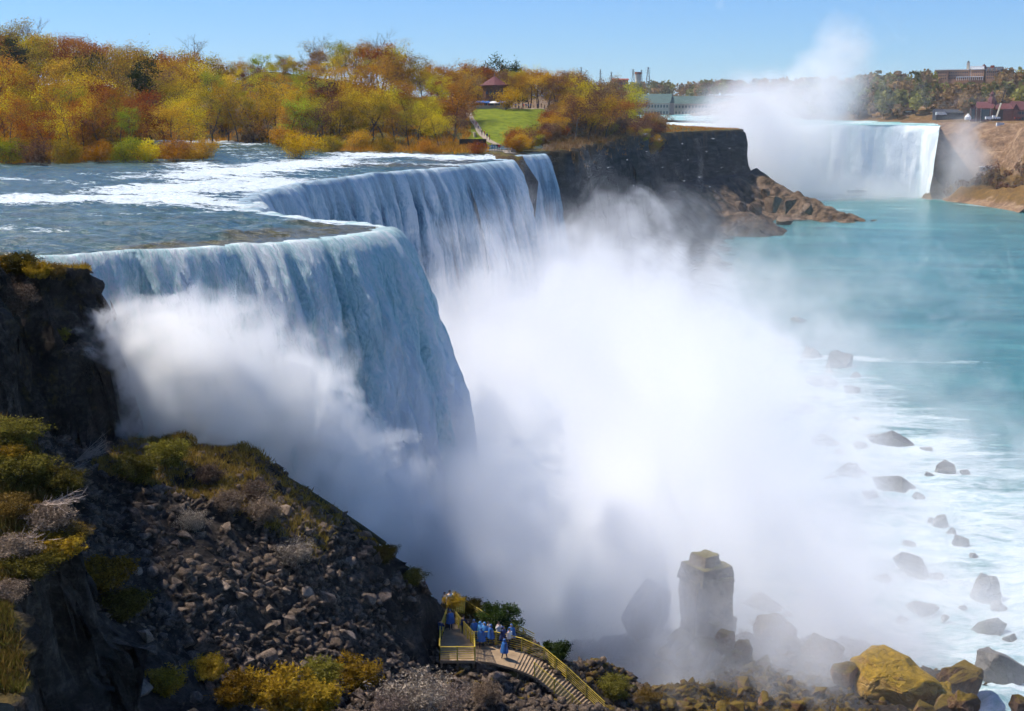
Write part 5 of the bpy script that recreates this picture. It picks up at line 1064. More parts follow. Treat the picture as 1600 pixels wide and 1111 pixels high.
for q in (1516.3, 1525.7): B2(q-.5, q+.5, 190, 169, -3.5, .6, M_stone, 'pier')
B2(1526, 1549, 190, 170, 0, 16, M_brickm, 'wall'); gab2(1537.5, 24, 0, 16, 170, 160, M_roofred, 'roof', 'x')
B2(1533, 1544.5, 187, 171.5, -.3, .4, M_glass, 'window')
for q in (1532, 1546): B2(q-.6, q+.6, 190, 170, -.5, .6, M_stone, 'pier')
mb = MB(); mb.lathe([(4.2, (188.5-164)*kr), (2.4, (188.5-155)*kr), (1.3, (188.5-152)*kr), (1.3, (188.5-149)*kr), (1.9, (188.5-148.6)*kr), (.2, (188.5-143)*kr)], ((1547-1535)*kr, 9, 0), 8); mb.build('cupola', M_roofred, rr)
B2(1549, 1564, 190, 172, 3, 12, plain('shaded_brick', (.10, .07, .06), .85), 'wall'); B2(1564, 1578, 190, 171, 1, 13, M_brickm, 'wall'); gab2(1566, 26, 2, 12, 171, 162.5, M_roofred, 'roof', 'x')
mb = MB(); B2(1579, 1585, 190, 172, -2, 14, M_brickm, 'wall'); gab2(1582, 7, -2, 14, 172, 162.5, M_roofred, 'roof', 'y')
longhouse('gift_shop', 1587, 1625, 1000, 190, 172, 158, 18, M_brickm, M_roofred, 'low brown building with a maroon roof at the right edge', 9, 2, .6, .5)
# crane
cn = empty('crane', (XY(1556, 985, 5), 985, ZT(187, 985)), 'mobile crane with its long boom raised in front of the maroon roofed building', 'crane')
kc = 985/2000; mb = MB(); mb.box((0, 0, 1.3), (5.5, 2.6, 1.6)); mb.box((-1.8, 0, 2.5), (1.8, 2.2, 1.3)); mb.build('body', M_white, cn)
mb = MB(); a_, b_2 = Vector((.3, 0, 2)), Vector((12*kc, 0, 46*kc))
mb.tube([a_, a_.lerp(b_2, .5)], .75, 4); m2 = MB(); m2.tube([a_.lerp(b_2, .5), b_2], [.45, .3], 4)
bo = mb.build('boom', M_cream, cn); m2.build('upper_boom', M_dark, bo)
for q in (-1.8, 0, 1.8): m3 = MB(); m3.tube([(q, -1.4, .5), (q, 1.4, .5)], .5, 10); m3.build('wheel', M_dark, cn)
def van(px, py, Yv, L_, H_, label, mat, name='van', cat='van'):
    o = empty(name, (XY(px, Yv, 4), Yv, ZT(py, Yv)), label, cat); mb = MB(); mb.add([(-L_/2, -1, .5), (L_/2, -1, .5), (L_/2, 1, .5), (-L_/2, 1, .5), (-L_/2, -1, H_), (L_*.28, -1, H_), (L_*.28, 1, H_), (-L_/2, 1, H_), (L_*.42, -1, H_*.58), (L_/2, -1, H_*.5), (L_/2, 1, H_*.5), (L_*.42, 1, H_*.58)],
        [(3, 2, 1, 0), (4, 5, 6, 7), (0, 1, 9, 8, 5, 4), (3, 7, 6, 11, 10, 2), (0, 4, 7, 3), (5, 8, 11, 6), (8, 9, 10, 11), (1, 2, 10, 9)]); mb.build('body', mat, o)
    m2 = MB(); m2.add([(L_*.285, -.85, H_*.96), (L_*.285, .85, H_*.96), (L_*.425, .85, H_*.6), (L_*.425, -.85, H_*.6)], [(0, 1, 2, 3)]); w_ = m2.build('windscreen', M_glass, o); w_.location = (.04, 0, .04)
    for q in (-L_*.32, L_*.32):
        m3 = MB(); m3.tube([(q, -1.05, .45), (q, 1.05, .45)], .45, 10); m3.build('wheel', M_dark, o)
    return o
van(1545, 187.5, 985, 5.5, 2.6, 'white van parked beside the crane', M_white); van(1564, 199.5, 966, 6.5, 3.6, 'white box truck alone at the cliff edge below the crane', M_white, 'box_truck', 'truck'); van(1590, 186.5, 985, 5, 1.8, 'red car at the right edge in front of the low brown building', M_red, 'car', 'car')
tn_ = empty('tent', (XY(1512, 1000, 5), 1000, ZT(187, 1000)), 'small white peaked tent left of the tall glazed gable', 'tent'); mb = MB(); mb.lathe([(2.6, 0), (2.6, 2.0), (.1, 4.8)], n=8); mb.build('canvas', M_white, tn_)
for px, lab, wpx in ((1423, 'pale flat roofed pavilion above the distant brink, left of a pair', 18), (1447, 'pale flat roofed pavilion above the distant brink, right of a pair', 17)):
    k_ = 1190/2000; o = empty('pavilion', (XY(px, 1190, 5), 1190, ZT(181, 1190)), lab, 'pavilion'); mb = MB(); mb.box((0, 0, 1.7), (wpx*k_*.9, 6, 3.4)); mb.build('wall', M_steel, o)
    mb = MB(); mb.box((0, 0, 3.7), (wpx*k_, 8, .6)); mb.build('roof', M_white, o)
    for i in range(5): mb = MB(); mb.box(((i-2)*wpx*k_*.22, -3.6, 1.7), (.4, .4, 3.4)); mb.build('column', M_white, o)
longhouse('visitor_hall', 1463, 1506, 1120, 181, 176, 171, 10, M_slate, M_slate, 'long low dark roofed hall between the pavilions and the white tent', 10, 1, .5, .4)
van(1470, 172.5+8, 1100, 9, 3, 'white bus in front of the long dark hall', M_white, 'bus', 'bus')
hut = empty('lookout_hut', (XY(1533, 925, -30), 918, ZT(267, 925)), 'small pale roofed lookout low on the far tan cliff', 'hut'); mb = MB(); mb.box((0, 0, 1.5), (7, 3, 3)); mb.build('wall', M_dark, hut); mb = MB(); mb.box((0, 0, 3.3), (8.4, 4, .5)); mb.build('roof', M_white, hut)
# tour boat
bt = empty('tour_boat', tuple(PZ(1340, 304, -49.7)), 'white double decked tour boat in the spray below the distant falls', 'boat', rz=.25)
def prism(pts, z0, z1): mb = MB(); n = len(pts); mb.add([(x, y, z0) for x, y in pts]+[(x, y, z1) for x, y in pts], [tuple(range(n))[::-1], tuple(range(n, 2*n))]+[(i, (i+1) % n, n+(i+1) % n, n+i) for i in range(n)]); return mb
hullp = [(-9, -2.4), (6, -2.6), (10, 0), (6, 2.6), (-9, 2.4)]
prism(hullp, -.6, 1.6).build('hull', M_white, bt); prism([(x*.82-.6, y*.8) for x, y in hullp], 1.6, 3.6).build('cabin', M_glass, bt); prism([(x*.88-.5, y*.9) for x, y in hullp], 3.6, 3.9).build('upper_deck', M_white, bt); prism([(-2, -1.2), (3, -1.2), (3, 1.2), (-2, 1.2)], 3.9, 5.8).build('wheelhouse', M_white, bt)
# fallen beam leaning down the ridge
a = P(460, 758, 101.5); b = P(508, 789, 101.8); c_ = P(570, 832, 102.3); d_ = P(602, 850, 102.6)
mb = MB(); mb.tube([a-Vector((.9, .2, -.7)), a, b, c_, d_], [.28, .34, .38, .42, .2], 8); bmn = mb.build('fallen_trunk', plain('mossy_trunk', (.055, .045, .02), .9, .5, 1.5)); tag(bmn, 'long dark fallen trunk slanting down the ridge against the spray', 'fallen trunk')
# gulls
def gull(px, py, Yv, label, ang):
    mb = MB(); mb.lathe([(.02, -.3), (.11, -.12), (.12, .05), (.05, .25), (.01, .32)], n=6); o = empty('gull', tuple(P(px, py, Yv)), label, 'gull', 'gulls in front of the dark cliff', ang)
    b_ = mb.build('body', M_white, o); b_.rotation_euler = (PI/2, 0, 0)
    m2 = MB(); 
    for s_ in (-1, 1): m2.add([(0, -.12, .05), (0, .14, .05), (s_*.55, .12, .22), (s_*.6, -.1, .22), (s_*1.0, -.2, .1), (0, 0, .10), (s_*.55, 0, .27)], [(0, 3, 6, 5), (5, 6, 2, 1), (3, 4, 6), (6, 4, 2), (0, 1, 2, 3), (3, 2, 4)])
    m2.build('wings', M_white, o)
for i, (px, py) in enumerate([(1008, 210), (1066, 225), (1010, 237), (1104, 237), (1127, 262), (1093, 277), (1069, 283), (1114, 217), (1109, 292), (1035, 262), (980, 250), (1054, 300), (990, 290), (1120, 310), (1075, 250), (950, 262), (1140, 232), (1030, 218)]):
    gull(px, py, 430+(i*37) % 180, 'white gull gliding in front of the dark cliff', i*1.7)

fb = empty('footbridge', (XY(268, 610, 5), 610, ZT(196, 610)), 'low stone footbridge over the side channel among the trees', 'bridge')
mb = MB(); mb.box((0, 0, 1.9), (26, 4, .8)); mb.build('deck', M_stone, fb); mb = MB(); mb.box((0, -2, 2.8), (26, .3, 1.0)); mb.build('parapet', M_stone, fb)
for q in (-10, 0, 10): mb = MB(); mb.box((q, 0, 0), (1.6, 3.8, 3)); mb.build('pier', M_dark, fb)
# ================================================================ PEOPLE AND THE WALKWAY
def skin_body(J, Ed, R, name):
    m = bpy.data.meshes.new(name); m.from_pydata([Vector(j) for j in J], Ed, []); o = bpy.data.objects.new(name, m); COL.objects.link(o)
    md = o.modifiers.new('s', 'SKIN'); md.use_smooth_shade = True
    for v, r_ in zip(m.skin_vertices[0].data, R): v.radius = r_ if hasattr(r_, '__len__') else (r_, r_)
    m.skin_vertices[0].data[0].use_root = True
    sb = o.modifiers.new('b', 'SUBSURF'); sb.levels = 1; sb.render_levels = 1
    dg = bpy.context.evaluated_depsgraph_get(); dg.update(); me = bpy.data.meshes.new_from_object(o.evaluated_get(dg)); bpy.data.objects.remove(o); bpy.data.meshes.remove(m); me.name = name; return me
M_skin = plain('skin', (.50, .29, .20), .6, .08, 5.); M_jean = plain('dark_trousers', (.02, .025, .045), .85, .2, 5.); M_shoe = plain('shoe', (.02, .02, .02), .7, .2, 5.)
M_pon = plain('blue_poncho', (.03, .12, .36), .35, .25, 4., spec=.5); M_navy = plain('navy_jacket', (.02, .035, .12), .8, .2, 4.); M_lblue = plain('bright_blue_poncho', (.08, .28, .58), .35, .2, 4., spec=.5); M_wht = plain('white_jacket', (.7, .68, .66), .8, .1, 4.)
M_blk = plain('black_jacket', (.02, .02, .022), .8, .2, 4.); M_redj = plain('red_jacket', (.45, .03, .03), .8, .1, 4.); M_tan = plain('tan_coat', (.40, .28, .17), .8, .1, 4.); M_hair = plain('dark_hair', (.03, .018, .01), .8, .3, 6.); M_hairl = plain('fair_hair', (.38, .24, .10), .8, .2, 6.)
def person_mesh(pose):
    # joints in metres, facing -Y
    if pose == 'stand': aL, aR, hL, hR = (-.24, .02, 1.14), (.24, .02, 1.14), (-.27, -.10, .90), (.27, -.10, .90); lean = 0; kf = (0, 0)
    elif pose == 'rail': aL, aR, hL, hR = (-.25, -.12, 1.16), (.25, -.12, 1.16), (-.16, -.38, 1.12), (.16, -.38, 1.12); lean = -.10; kf = (0, .02)
    elif pose == 'photo': aL, aR, hL, hR = (-.27, -.12, 1.22), (.27, -.12, 1.22), (-.08, -.30, 1.50), (.08, -.30, 1.50); lean = 0; kf = (0, 0)
    else: aL, aR, hL, hR = (-.23, .08, 1.14), (.23, -.06, 1.14), (-.24, -.12, .93), (.24, .16, .96); lean = -.03; kf = (-.20, .20)
    l = lean
    J = [(0, 0, .95), (0, l*.4, 1.12), (0, l*.8, 1.32), (0, l, 1.46), (0, l*1.1, 1.54), (0, l*1.1-.01, 1.63), (0, l*1.1-.01, 1.72),
         (-.17, l, 1.42), (aL[0], aL[1]+l*.8, aL[2]), (hL[0], hL[1]+l*.6, hL[2]), (.17, l, 1.42), (aR[0], aR[1]+l*.8, aR[2]), (hR[0], hR[1]+l*.6, hR[2]),
         (-.09, 0, .88), (-.10, kf[0]*.5-.02, .48), (-.10, kf[0], .09), (-.10, kf[0]-.15, .04), (.09, 0, .88), (.10, kf[1]*.5-.02, .48), (.10, kf[1], .09), (.10, kf[1]-.15, .04)]
    Ed = [(0, 1), (1, 2), (2, 3), (3, 4), (4, 5), (5, 6), (3, 7), (7, 8), (8, 9), (3, 10), (10, 11), (11, 12), (0, 13), (13, 14), (14, 15), (15, 16), (0, 17), (17, 18), (18, 19), (19, 20)]
    R = [(.15, .11), (.13, .10), (.16, .11), (.12, .09), .055, (.085, .10), (.075, .09), .065, .045, .032, .065, .045, .032, .085, .06, .045, .04, .085, .06, .045, .04]
    me = skin_body(J, Ed, R, 'person_body')
    # hands with fingers, nose and ears joined to the body mesh
    mb = MB()
    for h_, a_ in ((J[9], J[8]), (J[12], J[11])):
        h_ = Vector(h_); d_ = (h_-Vector(a_)).normalized(); s_ = d_.cross(Vector((0, 1, .2))).normalized()
        mb.tube([h_, h_+d_*.05, h_+d_*.09], [.03, .04, .034], 6)
        for i, L_ in enumerate((.075, .085, .08, .062)): b0 = h_+d_*.085+s_*(.028-.0187*i); mb.tube([b0, b0+d_*L_*.55, b0+d_*L_*.9+Vector((0, -.015, -.01))], [.010, .009, .007], 4)
        b0 = h_+d_*.03+s_*.035; mb.tube([b0, b0+(d_+s_*.9).normalized()*.035, b0+(d_*1.4+s_*.6).normalized()*.065], [.012, .010, .008], 4)
    hd = Vector(J[5]); mb.tube([hd+Vector((0, -.09, .03)), hd+Vector((0, -.115, -.005)), hd+Vector((0, -.09, -.02))], [.010, .016, .010], 4)
    for s_ in (-1, 1): mb.tube([hd+Vector((s_*.082, 0, .03)), hd+Vector((s_*.098, .01, 0)), hd+Vector((s_*.082, 0, -.03))], [.008, .012, .008], 4)
    n0 = len(me.vertices); V = [v.co[:] for v in me.vertices]+mb.v; Fc = [tuple(p.vertices) for p in me.polygons]+[tuple(i+n0 for i in f) for f in mb.f]
    m2 = mesh('person', V, Fc, [M_skin, M_jean, M_shoe], True)
    for p in m2.polygons:
        z = sum(m2.vertices[i].co.z for i in p.vertices)/len(p.vertices); x = abs(sum(m2.vertices[i].co.x for i in p.vertices)/len(p.vertices))
        p.material_index = 2 if z < .11 else 1 if (z < .98 and x < .2) else 0
    return m2, J
def garment(J, kind):
    mb = MB(); n = 14; l = J[3][1]
    if kind == 'poncho': prof = [(.10, .09, 1.52), (.24, .15, 1.44), (.30, .20, 1.30), (.34, .25, 1.05), (.38, .29, .80), (.40, .31, .62)]
    else: prof = [(.08, .08, 1.50), (.20, .13, 1.44), (.21, .145, 1.28), (.18, .135, 1.08), (.20, .15, .90)]
    vs, fs = [], []
    for i, (a, b, z) in enumerate(prof):
        for k in range(n):
            t = 2*PI*k/n; f = 1+(.07*math.sin(k*3.1+i) if kind == 'poncho' else 0)*i/5; vs.append((a*f*math.cos(t), l*(z-.9)/.56+b*f*math.sin(t), z))
    for i in range(len(prof)-1):
        for k in range(n): fs.append((i*n+k, i*n+(k+1) % n, (i+1)*n+(k+1) % n, (i+1)*n+k))
    mb.add(vs, fs)
    for s_, h in ((7, 9), (10, 12)):
        a, b, c_ = Vector(J[s_]), Vector(J[s_+1]), Vector(J[h]); mb.tube([a, b, b.lerp(c_, .85)], [.095, .075, .06] if kind != 'poncho' else [.12, .11, .10], 8)
    if kind == 'poncho':
        h_ = Vector(J[5])+Vector((0, .015, .02)); vs, fs = [], []
        for i in range(6):
            ph = PI*i/5*.78; 
            for k in range(10): t = 2*PI*k/10; vs.append((h_.x+.125*math.sin(ph+.05)*math.cos(t), h_.y+.135*math.sin(ph+.05)*math.sin(t)+(.02), h_.z+.145*math.cos(ph+.05)))
        for i in range(5):
            for k in range(10):
                t = 2*PI*(k+.5)/10
                if i >= 2 and math.sin(t) < -.55: continue
                fs.append((i*10+k, i*10+(k+1) % 10, (i+1)*10+(k+1) % 10, (i+1)*10+k))
        mb.add(vs, fs)
    return mb
PM = {}
for ps in ('stand', 'rail', 'photo', 'walk'):
    m, J = person_mesh(ps); h_ = Vector(J[5]); hm = MB(); vs, fs = [], []
    for i in range(5):
        ph = PI*.62*i/4+.04
        for k in range(10): t = 2*PI*k/10; vs.append((h_.x+.100*math.sin(ph)*math.cos(t), h_.y+.018+.112*math.sin(ph)*math.sin(t), h_.z+.03+.115*math.cos(ph)))
    for i in range(4):
        for k in range(10):
            if i >= 2 and math.sin(2*PI*(k+.5)/10) < -.4: continue
            fs.append((i*10+k, i*10+(k+1) % 10, (i+1)*10+(k+1) % 10, (i+1)*10+k))
    hm.add(vs, fs)
    PM[ps] = (m, {k: garment(J, k) for k in ('poncho', 'jacket')}, mesh('hair', hm.v, hm.f, M_hair, True), mesh('hair', hm.v, hm.f, M_hairl, True))
GM = {}
def person(x, y, z, rz, pose, wear, mat, label, fair=False, s=1., group=None):
    m, g, h1, h2 = PM[pose]; o = obj('person', m, loc=(x, y, z), rot=(0, 0, rz)); o.scale = (s,)*3; tag(o, label, 'person', group)
    k = (pose, wear, mat.name)
    if k not in GM: GM[k] = mesh(wear, g[wear].v, g[wear].f, mat, True)
    obj(wear, GM[k], o)
    if wear != 'poncho' or pose == 'rail': obj('hair', h2 if fair else h1, o)
    return o
ZD = -30.75
# platform
wp = empty('viewing_platform', (0, 0, 0), 'small wooden viewing platform with yellow rails and two people', 'platform')
def Q(px, py, z=ZD): return PZ(px, py, z)
def slab(pts, th, name, mat, root): mb = prism([(p.x, p.y) for p in pts], 0, 1); z = [p.z for p in pts]; n = len(pts); mb.v = [(x, y, z[i % n]-(th if i < n else 0)) for i, (x, y, _) in enumerate(mb.v)]; return mb.build(name, mat, root)
slab([Q(687, 1032), Q(742, 1032), Q(741, 1006), Q(724, 978), Q(700, 972), Q(689, 1000)], .25, 'deck', M_board, wp)
railing(wp, [Q(687, 1032), Q(742, 1032)], 1.15, 6, .06, .10, 1.4)
railing(wp, [Q(687, 1032), Q(688, 1000), Q(698, 972)], 1.15, 6, .07, .10, .9)
railing(wp, [Q(742, 1032), Q(741, 1010), Q(725, 992), Q(712, 976)], 1.15, 6, .06, .10, .9)
for p in (Q(690, 1030), Q(740, 1030), Q(715, 1031), Q(701, 980), Q(735, 1000)): mb = MB(); mb.box((p.x, p.y+.15, p.z-1.3), (.16, .16, 2.3)); mb.build('support', M_board, wp)
# walkway down to the right
wk = empty('walkway', (0, 0, 0), 'narrow boardwalk with yellow railings curving down to the bottom edge', 'walkway')
far_ = [Q(741, 1008, -30.9), Q(775, 1008, -30.9), Q(815, 1018, -31.2), Q(850, 1033, -31.9), Q(885, 1062, -33), Q(915, 1090, -34.2), Q(945, 1118, -35.3)]
near = [Q(741, 1032, -30.9), Q(768, 1035, -30.9), Q(803, 1044, -31.2), Q(835, 1057, -31.9), Q(866, 1083, -33), Q(894, 1108, -34.2), Q(918, 1131, -35.3)]
for i in range(len(far_)-1):
    n_ = 1 if i < 2 else 7
    for j in range(n_):
        a, b = far_[i].lerp(far_[i+1], j/n_), far_[i].lerp(far_[i+1], (j+1)/n_); c_, d_ = near[i].lerp(near[i+1], (j+1)/n_), near[i].lerp(near[i+1], j/n_)
        if n_ > 1: z = (a.z+b.z)/2; a, b, c_, d_ = [Vector((q.x, q.y, z)) for q in (a, b, c_, d_)]
        slab([d_, c_, b, a], .2, 'deck' if n_ == 1 else 'step', M_board, wk)
railing(wk, far_, 1.15, 6, .06, .09, 1.5); railing(wk, near[3:], 1.15, 6, .06, .09, 1.5)
fc = empty('safety_fence', (0, 0, 0), 'yellow fence curving round the back of the crowd on the ridge', 'fence')
def onG(px, py): 
    x, y, z = march(px, py); return Vector((x, y, z))
railing(fc, [onG(707, 952), onG(728, 960), onG(748, 972), onG(775, 988), onG(800, 996), onG(835, 1010)], 1.15, 6, .06, .10, 1.5)
# near people
NP = [(687.5, 999, ZD, 2.6, 'rail', 'jacket', M_navy, 'person in a dark jacket leaning on the left rail of the platform'), (704, 984, ZD, .5, 'stand', 'poncho', M_pon, 'person in a long blue poncho standing at the far end of the platform'),
      (722, 992, -30.9, 1.6, 'rail', 'jacket', M_navy, 'person in dark clothes just right of the platform fence'), (741, 1000, -30.8, .3, 'stand', 'poncho', M_pon, 'person in a blue poncho at the left end of the crowd'), (750.5, 1002, -30.8, 2., 'photo', 'poncho', M_lblue, 'person in a bright blue poncho, tallest in the middle of the crowd'), (757, 1004, -30.8, -.6, 'stand', 'poncho', M_lblue, 'person in a bright blue poncho right of the tallest one'),
      (763, 1003, -30.8, .9, 'stand', 'jacket', M_wht, 'person in a white top among the blue ponchos'), (767, 1007, -30.8, -1.2, 'walk', 'poncho', M_pon, 'person in a blue poncho walking behind the white top'), (779, 1002, -31, .4, 'photo', 'jacket', M_wht, 'person in a white jacket alone right of the crowd'), (786, 1010, -31, 1.1, 'walk', 'poncho', M_navy, 'person in dark blue between the white jacket and the last poncho'),
      (799, 1007, -31.1, -.3, 'stand', 'poncho', M_pon, 'person in a blue poncho at the right end of the crowd'), (796, 1014, -31.1, .8, 'stand', 'jacket', M_wht, 'person with a white top beside the last blue poncho'), (788, 1030, -31.1, 2.2, 'walk', 'poncho', M_pon, 'person in blue walking on the lower boardwalk'), (752, 1012, -30.9, 2.9, 'walk', 'poncho', M_pon, 'short person in blue in front of the crowd')]
for px, py, z, rz, ps, we, mt, lab in NP:
    p = PZ(px, py, z); person(p.x, p.y, p.z, rz, ps, we, mt, lab, s=.97+.06*random.random())
for px, py, lab in ((695, 952, 'person in a white hat half hidden at the shrub, left of a pair'), (703, 951, 'person in a white hat half hidden at the shrub, right of a pair')):
    v_ = onG(px, py); person(v_.x, v_.y, v_.z-.25, .5, 'stand', 'jacket', M_wht, lab)
# far people
rp_ = random.Random(4); MM = [(M_blk, 'black'), (M_navy, 'navy'), (M_redj, 'red'), (M_wht, 'white'), (M_tan, 'tan'), (M_pon, 'blue')]
def crowd(lst, grp, place):
    for i, (px, Yv) in enumerate(lst):
        mt, cn_ = MM[rp_.randrange(6)]; x, y = gxy(px, Yv); z = zis(x, y)+.3
        person(x, y, z, rp_.uniform(0, 6), rp_.choice(['stand', 'walk', 'photo']), 'jacket', mt, f'tiny distant person in {cn_} {place}', s=1.05, group=grp)
crowd([(747, 430), (750, 428), (753, 422), (757, 420), (761, 415), (744, 436), (765, 412)], 'people on the lawn path', 'walking on the path beside the lawn')
crowd([(746, 372), (749, 371), (757, 369), (761, 370), (769, 366), (773, 364), (777, 363), (780, 362), (784, 360), (795, 347), (799, 345)], 'people at the brink viewpoint', 'at the viewpoint beside the brink')
crowd([(px, 492.5+(px*7 % 5)) for px in (797, 800, 806, 811, 818, 822, 825, 829, 834, 840, 846, 851, 857, 745, 764, 785)], 'people on the terrace', 'on the terrace above the lawn')
for i, px in enumerate((1106, 1110, 1113, 1117, 1120, 1124, 1128)):
    Yv = 930+i*4; x = XY(px, Yv, 1); z = zis(x, Yv); mt, cn_ = MM[rp_.randrange(6)]; person(x, Yv, z+.2, rp_.uniform(0, 6), 'stand', 'jacket', mt, f'tiny distant person in {cn_} on the flat cliff point', s=1.1, group='people on the cliff point')
tr_ = empty('point_railing', (0, 0, 0), 'dark railing along the river side of the flat cliff point', 'railing')
rl = [(XY(px, Yv, 1), Yv) for px, Yv in ((1040, 990), (1070, 980), (1100, 960), (1125, 940), (1140, 900))]
railing(tr_, [(a, b, zis(a, b)+.3) for a, b in rl], 1.3, 3, .12, .16, 4., M_steel)
# ================================================================ SPRAY AND MIST (true volumes)
def mist(name, G, thr, A, k, dmax, nscale, label, box, col=(.985, .985, .99), g=.0, detail=5, rough=.58, res=2., warp=.5, rate=1., stretch=(1, 1, 1), n2=2.2, lo=.42, hi=.60, base=.12):
    t = newmat(name); t.N.remove(t.b); p = t.pos(); tot = None
    for c, r, a in G:
        q = t.v('DIVIDE', t.v('SUBTRACT', p, c), r); e = t.m('MULTIPLY', t.m('EXPONENT', t.m('MULTIPLY', t.v('DOT_PRODUCT', q, q), -1.)), a)
        tot = e if tot is None else t.m('ADD', tot, e)
    n = t.noise(t.v('MULTIPLY', p, stretch), nscale, detail, rough, warp)
    f = t.m('SUBTRACT', t.m('ADD', tot, t.m('MULTIPLY', t.m('SUBTRACT', n, .5), A)), thr)
    f = t.m('MINIMUM', t.m('MAXIMUM', t.m('MULTIPLY', f, k), 0.), dmax)
    f = t.m('MULTIPLY', f, t.rng(t.noise(t.v('MULTIPLY', p, stretch), nscale*n2, 2.5, .6, 0), lo, hi, base, 1.))
    vs = t.n('ShaderNodeVolumePrincipled'); vs.inputs['Color'].default_value = (*col, 1); vs.inputs['Anisotropy'].default_value = g
    t.L.new(f, vs.inputs['Density']); t.L.new(vs.outputs[0], t.N['Material Output'].inputs['Volume'])
    # closed hull that follows the top of the cloud
    x = np.arange(box[0], box[1]+res, res); y = np.arange(box[2], box[3]+res, res); X, Y = np.meshgrid(x, y, indexing='ij')
    zs_ = np.linspace(box[4], box[5], 40); topz = np.full(X.shape, box[4]+.02); amp = A*.24
    for z in zs_:
        s = sum(a*np.exp(-(((X-c[0])/r[0])**2+((Y-c[1])/r[1])**2+((z-c[2])/r[2])**2)) for c, r, a in G)
        topz = np.where(s+amp > thr, z+(zs_[1]-zs_[0]), topz)
    T2 = topz.copy()
    for _ in range(2):
        Tp = np.pad(T2, 1, mode='edge'); T2 = np.maximum.reduce([Tp[1:-1, 1:-1], Tp[:-2, 1:-1], Tp[2:, 1:-1], Tp[1:-1, :-2], Tp[1:-1, 2:]])
    inside = T2 > box[4]+.1
    T2 = smooth2(T2, 1); T2[0, :] = T2[-1, :] = T2[:, 0] = T2[:, -1] = box[4]+.02
    nx, ny = X.shape; top_ = np.stack([X, Y, T2], -1).reshape(-1, 3); bot = np.stack([X, Y, np.full(X.shape, box[4]-.0)], -1).reshape(-1, 3)
    ci = inside[:-1, :-1] | inside[1:, :-1] | inside[:-1, 1:] | inside[1:, 1:]
    a0 = (np.arange(nx-1)[:, None]*ny+np.arange(ny-1)[None, :]); fa = a0[ci]; q = np.stack([fa, fa+ny, fa+ny+1, fa+1], 1); N0 = nx*ny
    fs = [q, q[:, ::-1]+N0]
    cp = np.pad(ci, 1)
    for (dx, dy, i0, i1) in ((-1, 0, 0, 1), (1, 0, ny, ny+1), (0, -1, 0, ny), (0, 1, 1, ny+1)):
        nb = cp[1+dx:cp.shape[0]-1+dx, 1+dy:cp.shape[1]-1+dy]; e = a0[ci & ~nb]; A0, A1 = e+i0, e+i1
        if (dx, dy) in ((1, 0), (0, -1)): A0, A1 = A1, A0
        fs.append(np.stack([A0, A1, A1+N0, A0+N0], 1)[:, ::-1] if False else np.stack([A1, A0, A0+N0, A1+N0], 1))
    FF = np.vstack(fs); V = np.vstack([top_, bot]); used = np.unique(FF); mp = np.full(len(V), -1); mp[used] = np.arange(len(used))
    m = mesh(name, V[used], mp[FF], t.mat)
    import bmesh
    bm = bmesh.new(); bm.from_mesh(m); bmesh.ops.recalc_face_normals(bm, faces=bm.faces); bm.to_mesh(m); bm.free()
    t.mat.cycles.volume_step_rate = rate
    return tag(obj(name, m), label, 'mist', kind='stuff')
G1 = [((18, 255, -46), (34, 75, 25), 1.55), ((16, 172, -49), (30, 48, 24), 1.55), ((4, 131, -47), (22, 18, 21), 1.45), ((22, 126, -51), (26, 16, 11), .95), ((-10, 215, -42), (22, 60, 25), 1.3),
      ((14, 325, -42), (24, 50, 27), 1.05), ((60, 190, -52), (42, 100, 7), .8), ((14, 118, -45), (26, 12, 8), .6), ((-9, 118, -29), (9, 7, 7.5), 1.35), ((3, 126, -25), (8, 8, 9.5), 1.4), ((-3.2, 122.5, -22), (5.5, 5, 6.5), 1.9), ((-6, 119.5, -28), (8, 6, 6), 2.0), ((2, 120, -31), (8, 6, 7), 1.5), ((-15, 113, -27), (6, 5, 6), 1.0), ((32, 152, -48), (18, 22, 15), .7)]
mist('mist', G1, .48, 3.3, .22, .22, .042, 'billowing white mist filling the gorge below the near falls', (-40, 150, 98, 440, -51, 2), rate=2.6, rough=.64, detail=7, warp=1., stretch=(1, .8, .8))
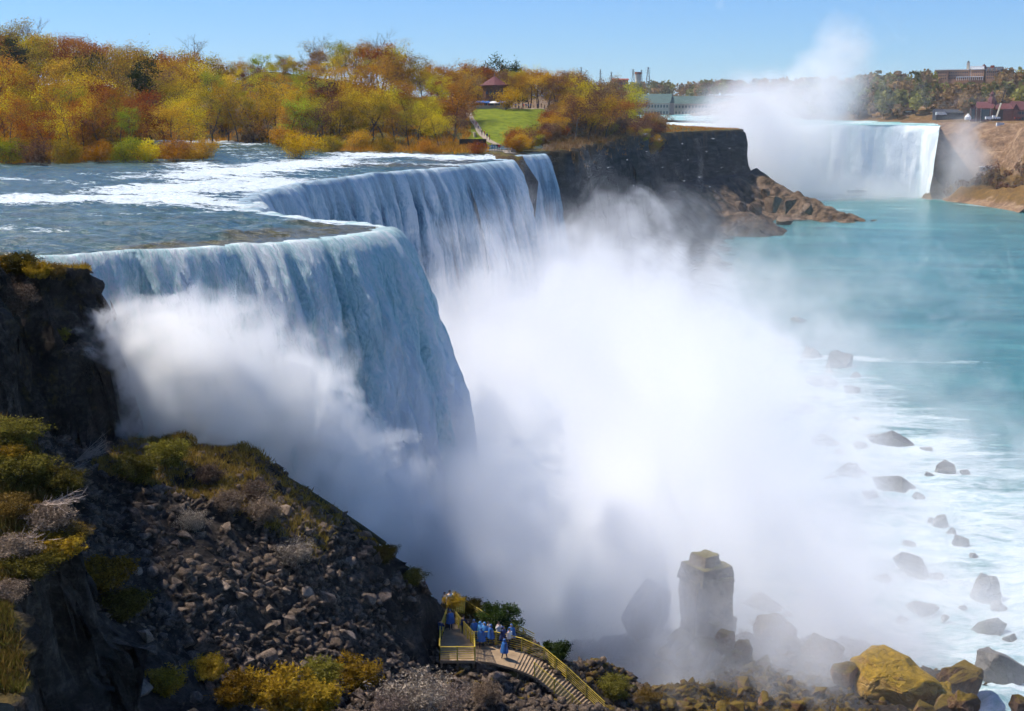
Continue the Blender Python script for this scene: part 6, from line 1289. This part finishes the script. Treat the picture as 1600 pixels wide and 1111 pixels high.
G2 = [((-28.6, 102.9, -5.9), (6.8, 3.8, 4.0), 1.4), ((-22.4, 105.2, -8.8), (6.3, 3.9, 4.8), 1.35), ((-26, 102.8, -12.5), (7, 4, 5), 1.05), ((-18.0, 111.0, -13), (5.5, 4, 4.5), 1.2), ((-19, 109.5, -20), (8, 5, 7), .95), ((-13, 114, -24), (6, 5, 6), .95), ((-15.5, 111.5, -20.5), (3.6, 3.2, 3.2), 1.3), ((-1, 124, -27), (7, 4.5, 7.), 1.5), ((-7, 118.5, -31), (8, 4.5, 5), 1.4), ((2.5, 128, -20), (3.5, 4, 4), .95)]
mist('spray_burst', G2, .54, 3.3, 2.2, 1.6, .20, 'bright cloud of spray bursting in front of the nearest waterfall', (-42, 14, 97, 136, -42, 1), res=.7, rough=.7, detail=6, warp=.8, rate=1.7, col=(.999, .999, 1))
G3 = [((170, 975, 4), (26, 50, 24), .7), ((176, 965, -18), (48, 70, 40), 1.6), ((222, 985, 16), (42, 50, 34), 1.15), ((250, 1000, 54), (30, 40, 36), .8), ((240, 930, -50), (75, 45, 15), 1.0), ((150, 900, -45), (50, 60, 18), .9), ((316, 908, -30), (17, 24, 30), 1.5)]
mist('spray_plume', G3, .36, 2.0, .05, .045, .016, 'tall plume of spray rising in front of the distant falls', (60, 400, 760, 1130, -51, 112), res=8, rate=1., warp=1., base=.45)
G4 = [((62, 215, -51), (48, 115, 15), 1.1), ((70, 130, -52), (46, 32, 14), 1.), ((45, 350, -48), (36, 70, 30), .9), ((20, 118, -46), (26, 14, 9), .8), ((95, 450, -52), (80, 140, 14), .8)]
mist('drifting_spray', G4, .33, 2.0, .036, .028, .03, 'thin veil of spray drifting over the foam and rocks to the right', (-20, 200, 98, 640, -51, -8), res=4, rate=1.5, warp=1., detail=5)
# the hazy air over everything
hz = newmat('haze'); hz.N.remove(hz.b); hv = hz.n('ShaderNodeVolumePrincipled'); hv.inputs['Color'].default_value = (.9, .95, 1, 1); hv.inputs['Density'].default_value = .00006; hv.inputs['Anisotropy'].default_value = .2
hz.L.new(hv.outputs[0], hz.N['Material Output'].inputs['Volume'])
mb = MB(); mb.box((500, 6000, 60), (16000, 17000, 244)); tag(mb.build('haze', hz.mat), 'thin bluish haze over the far shore', kind='stuff')
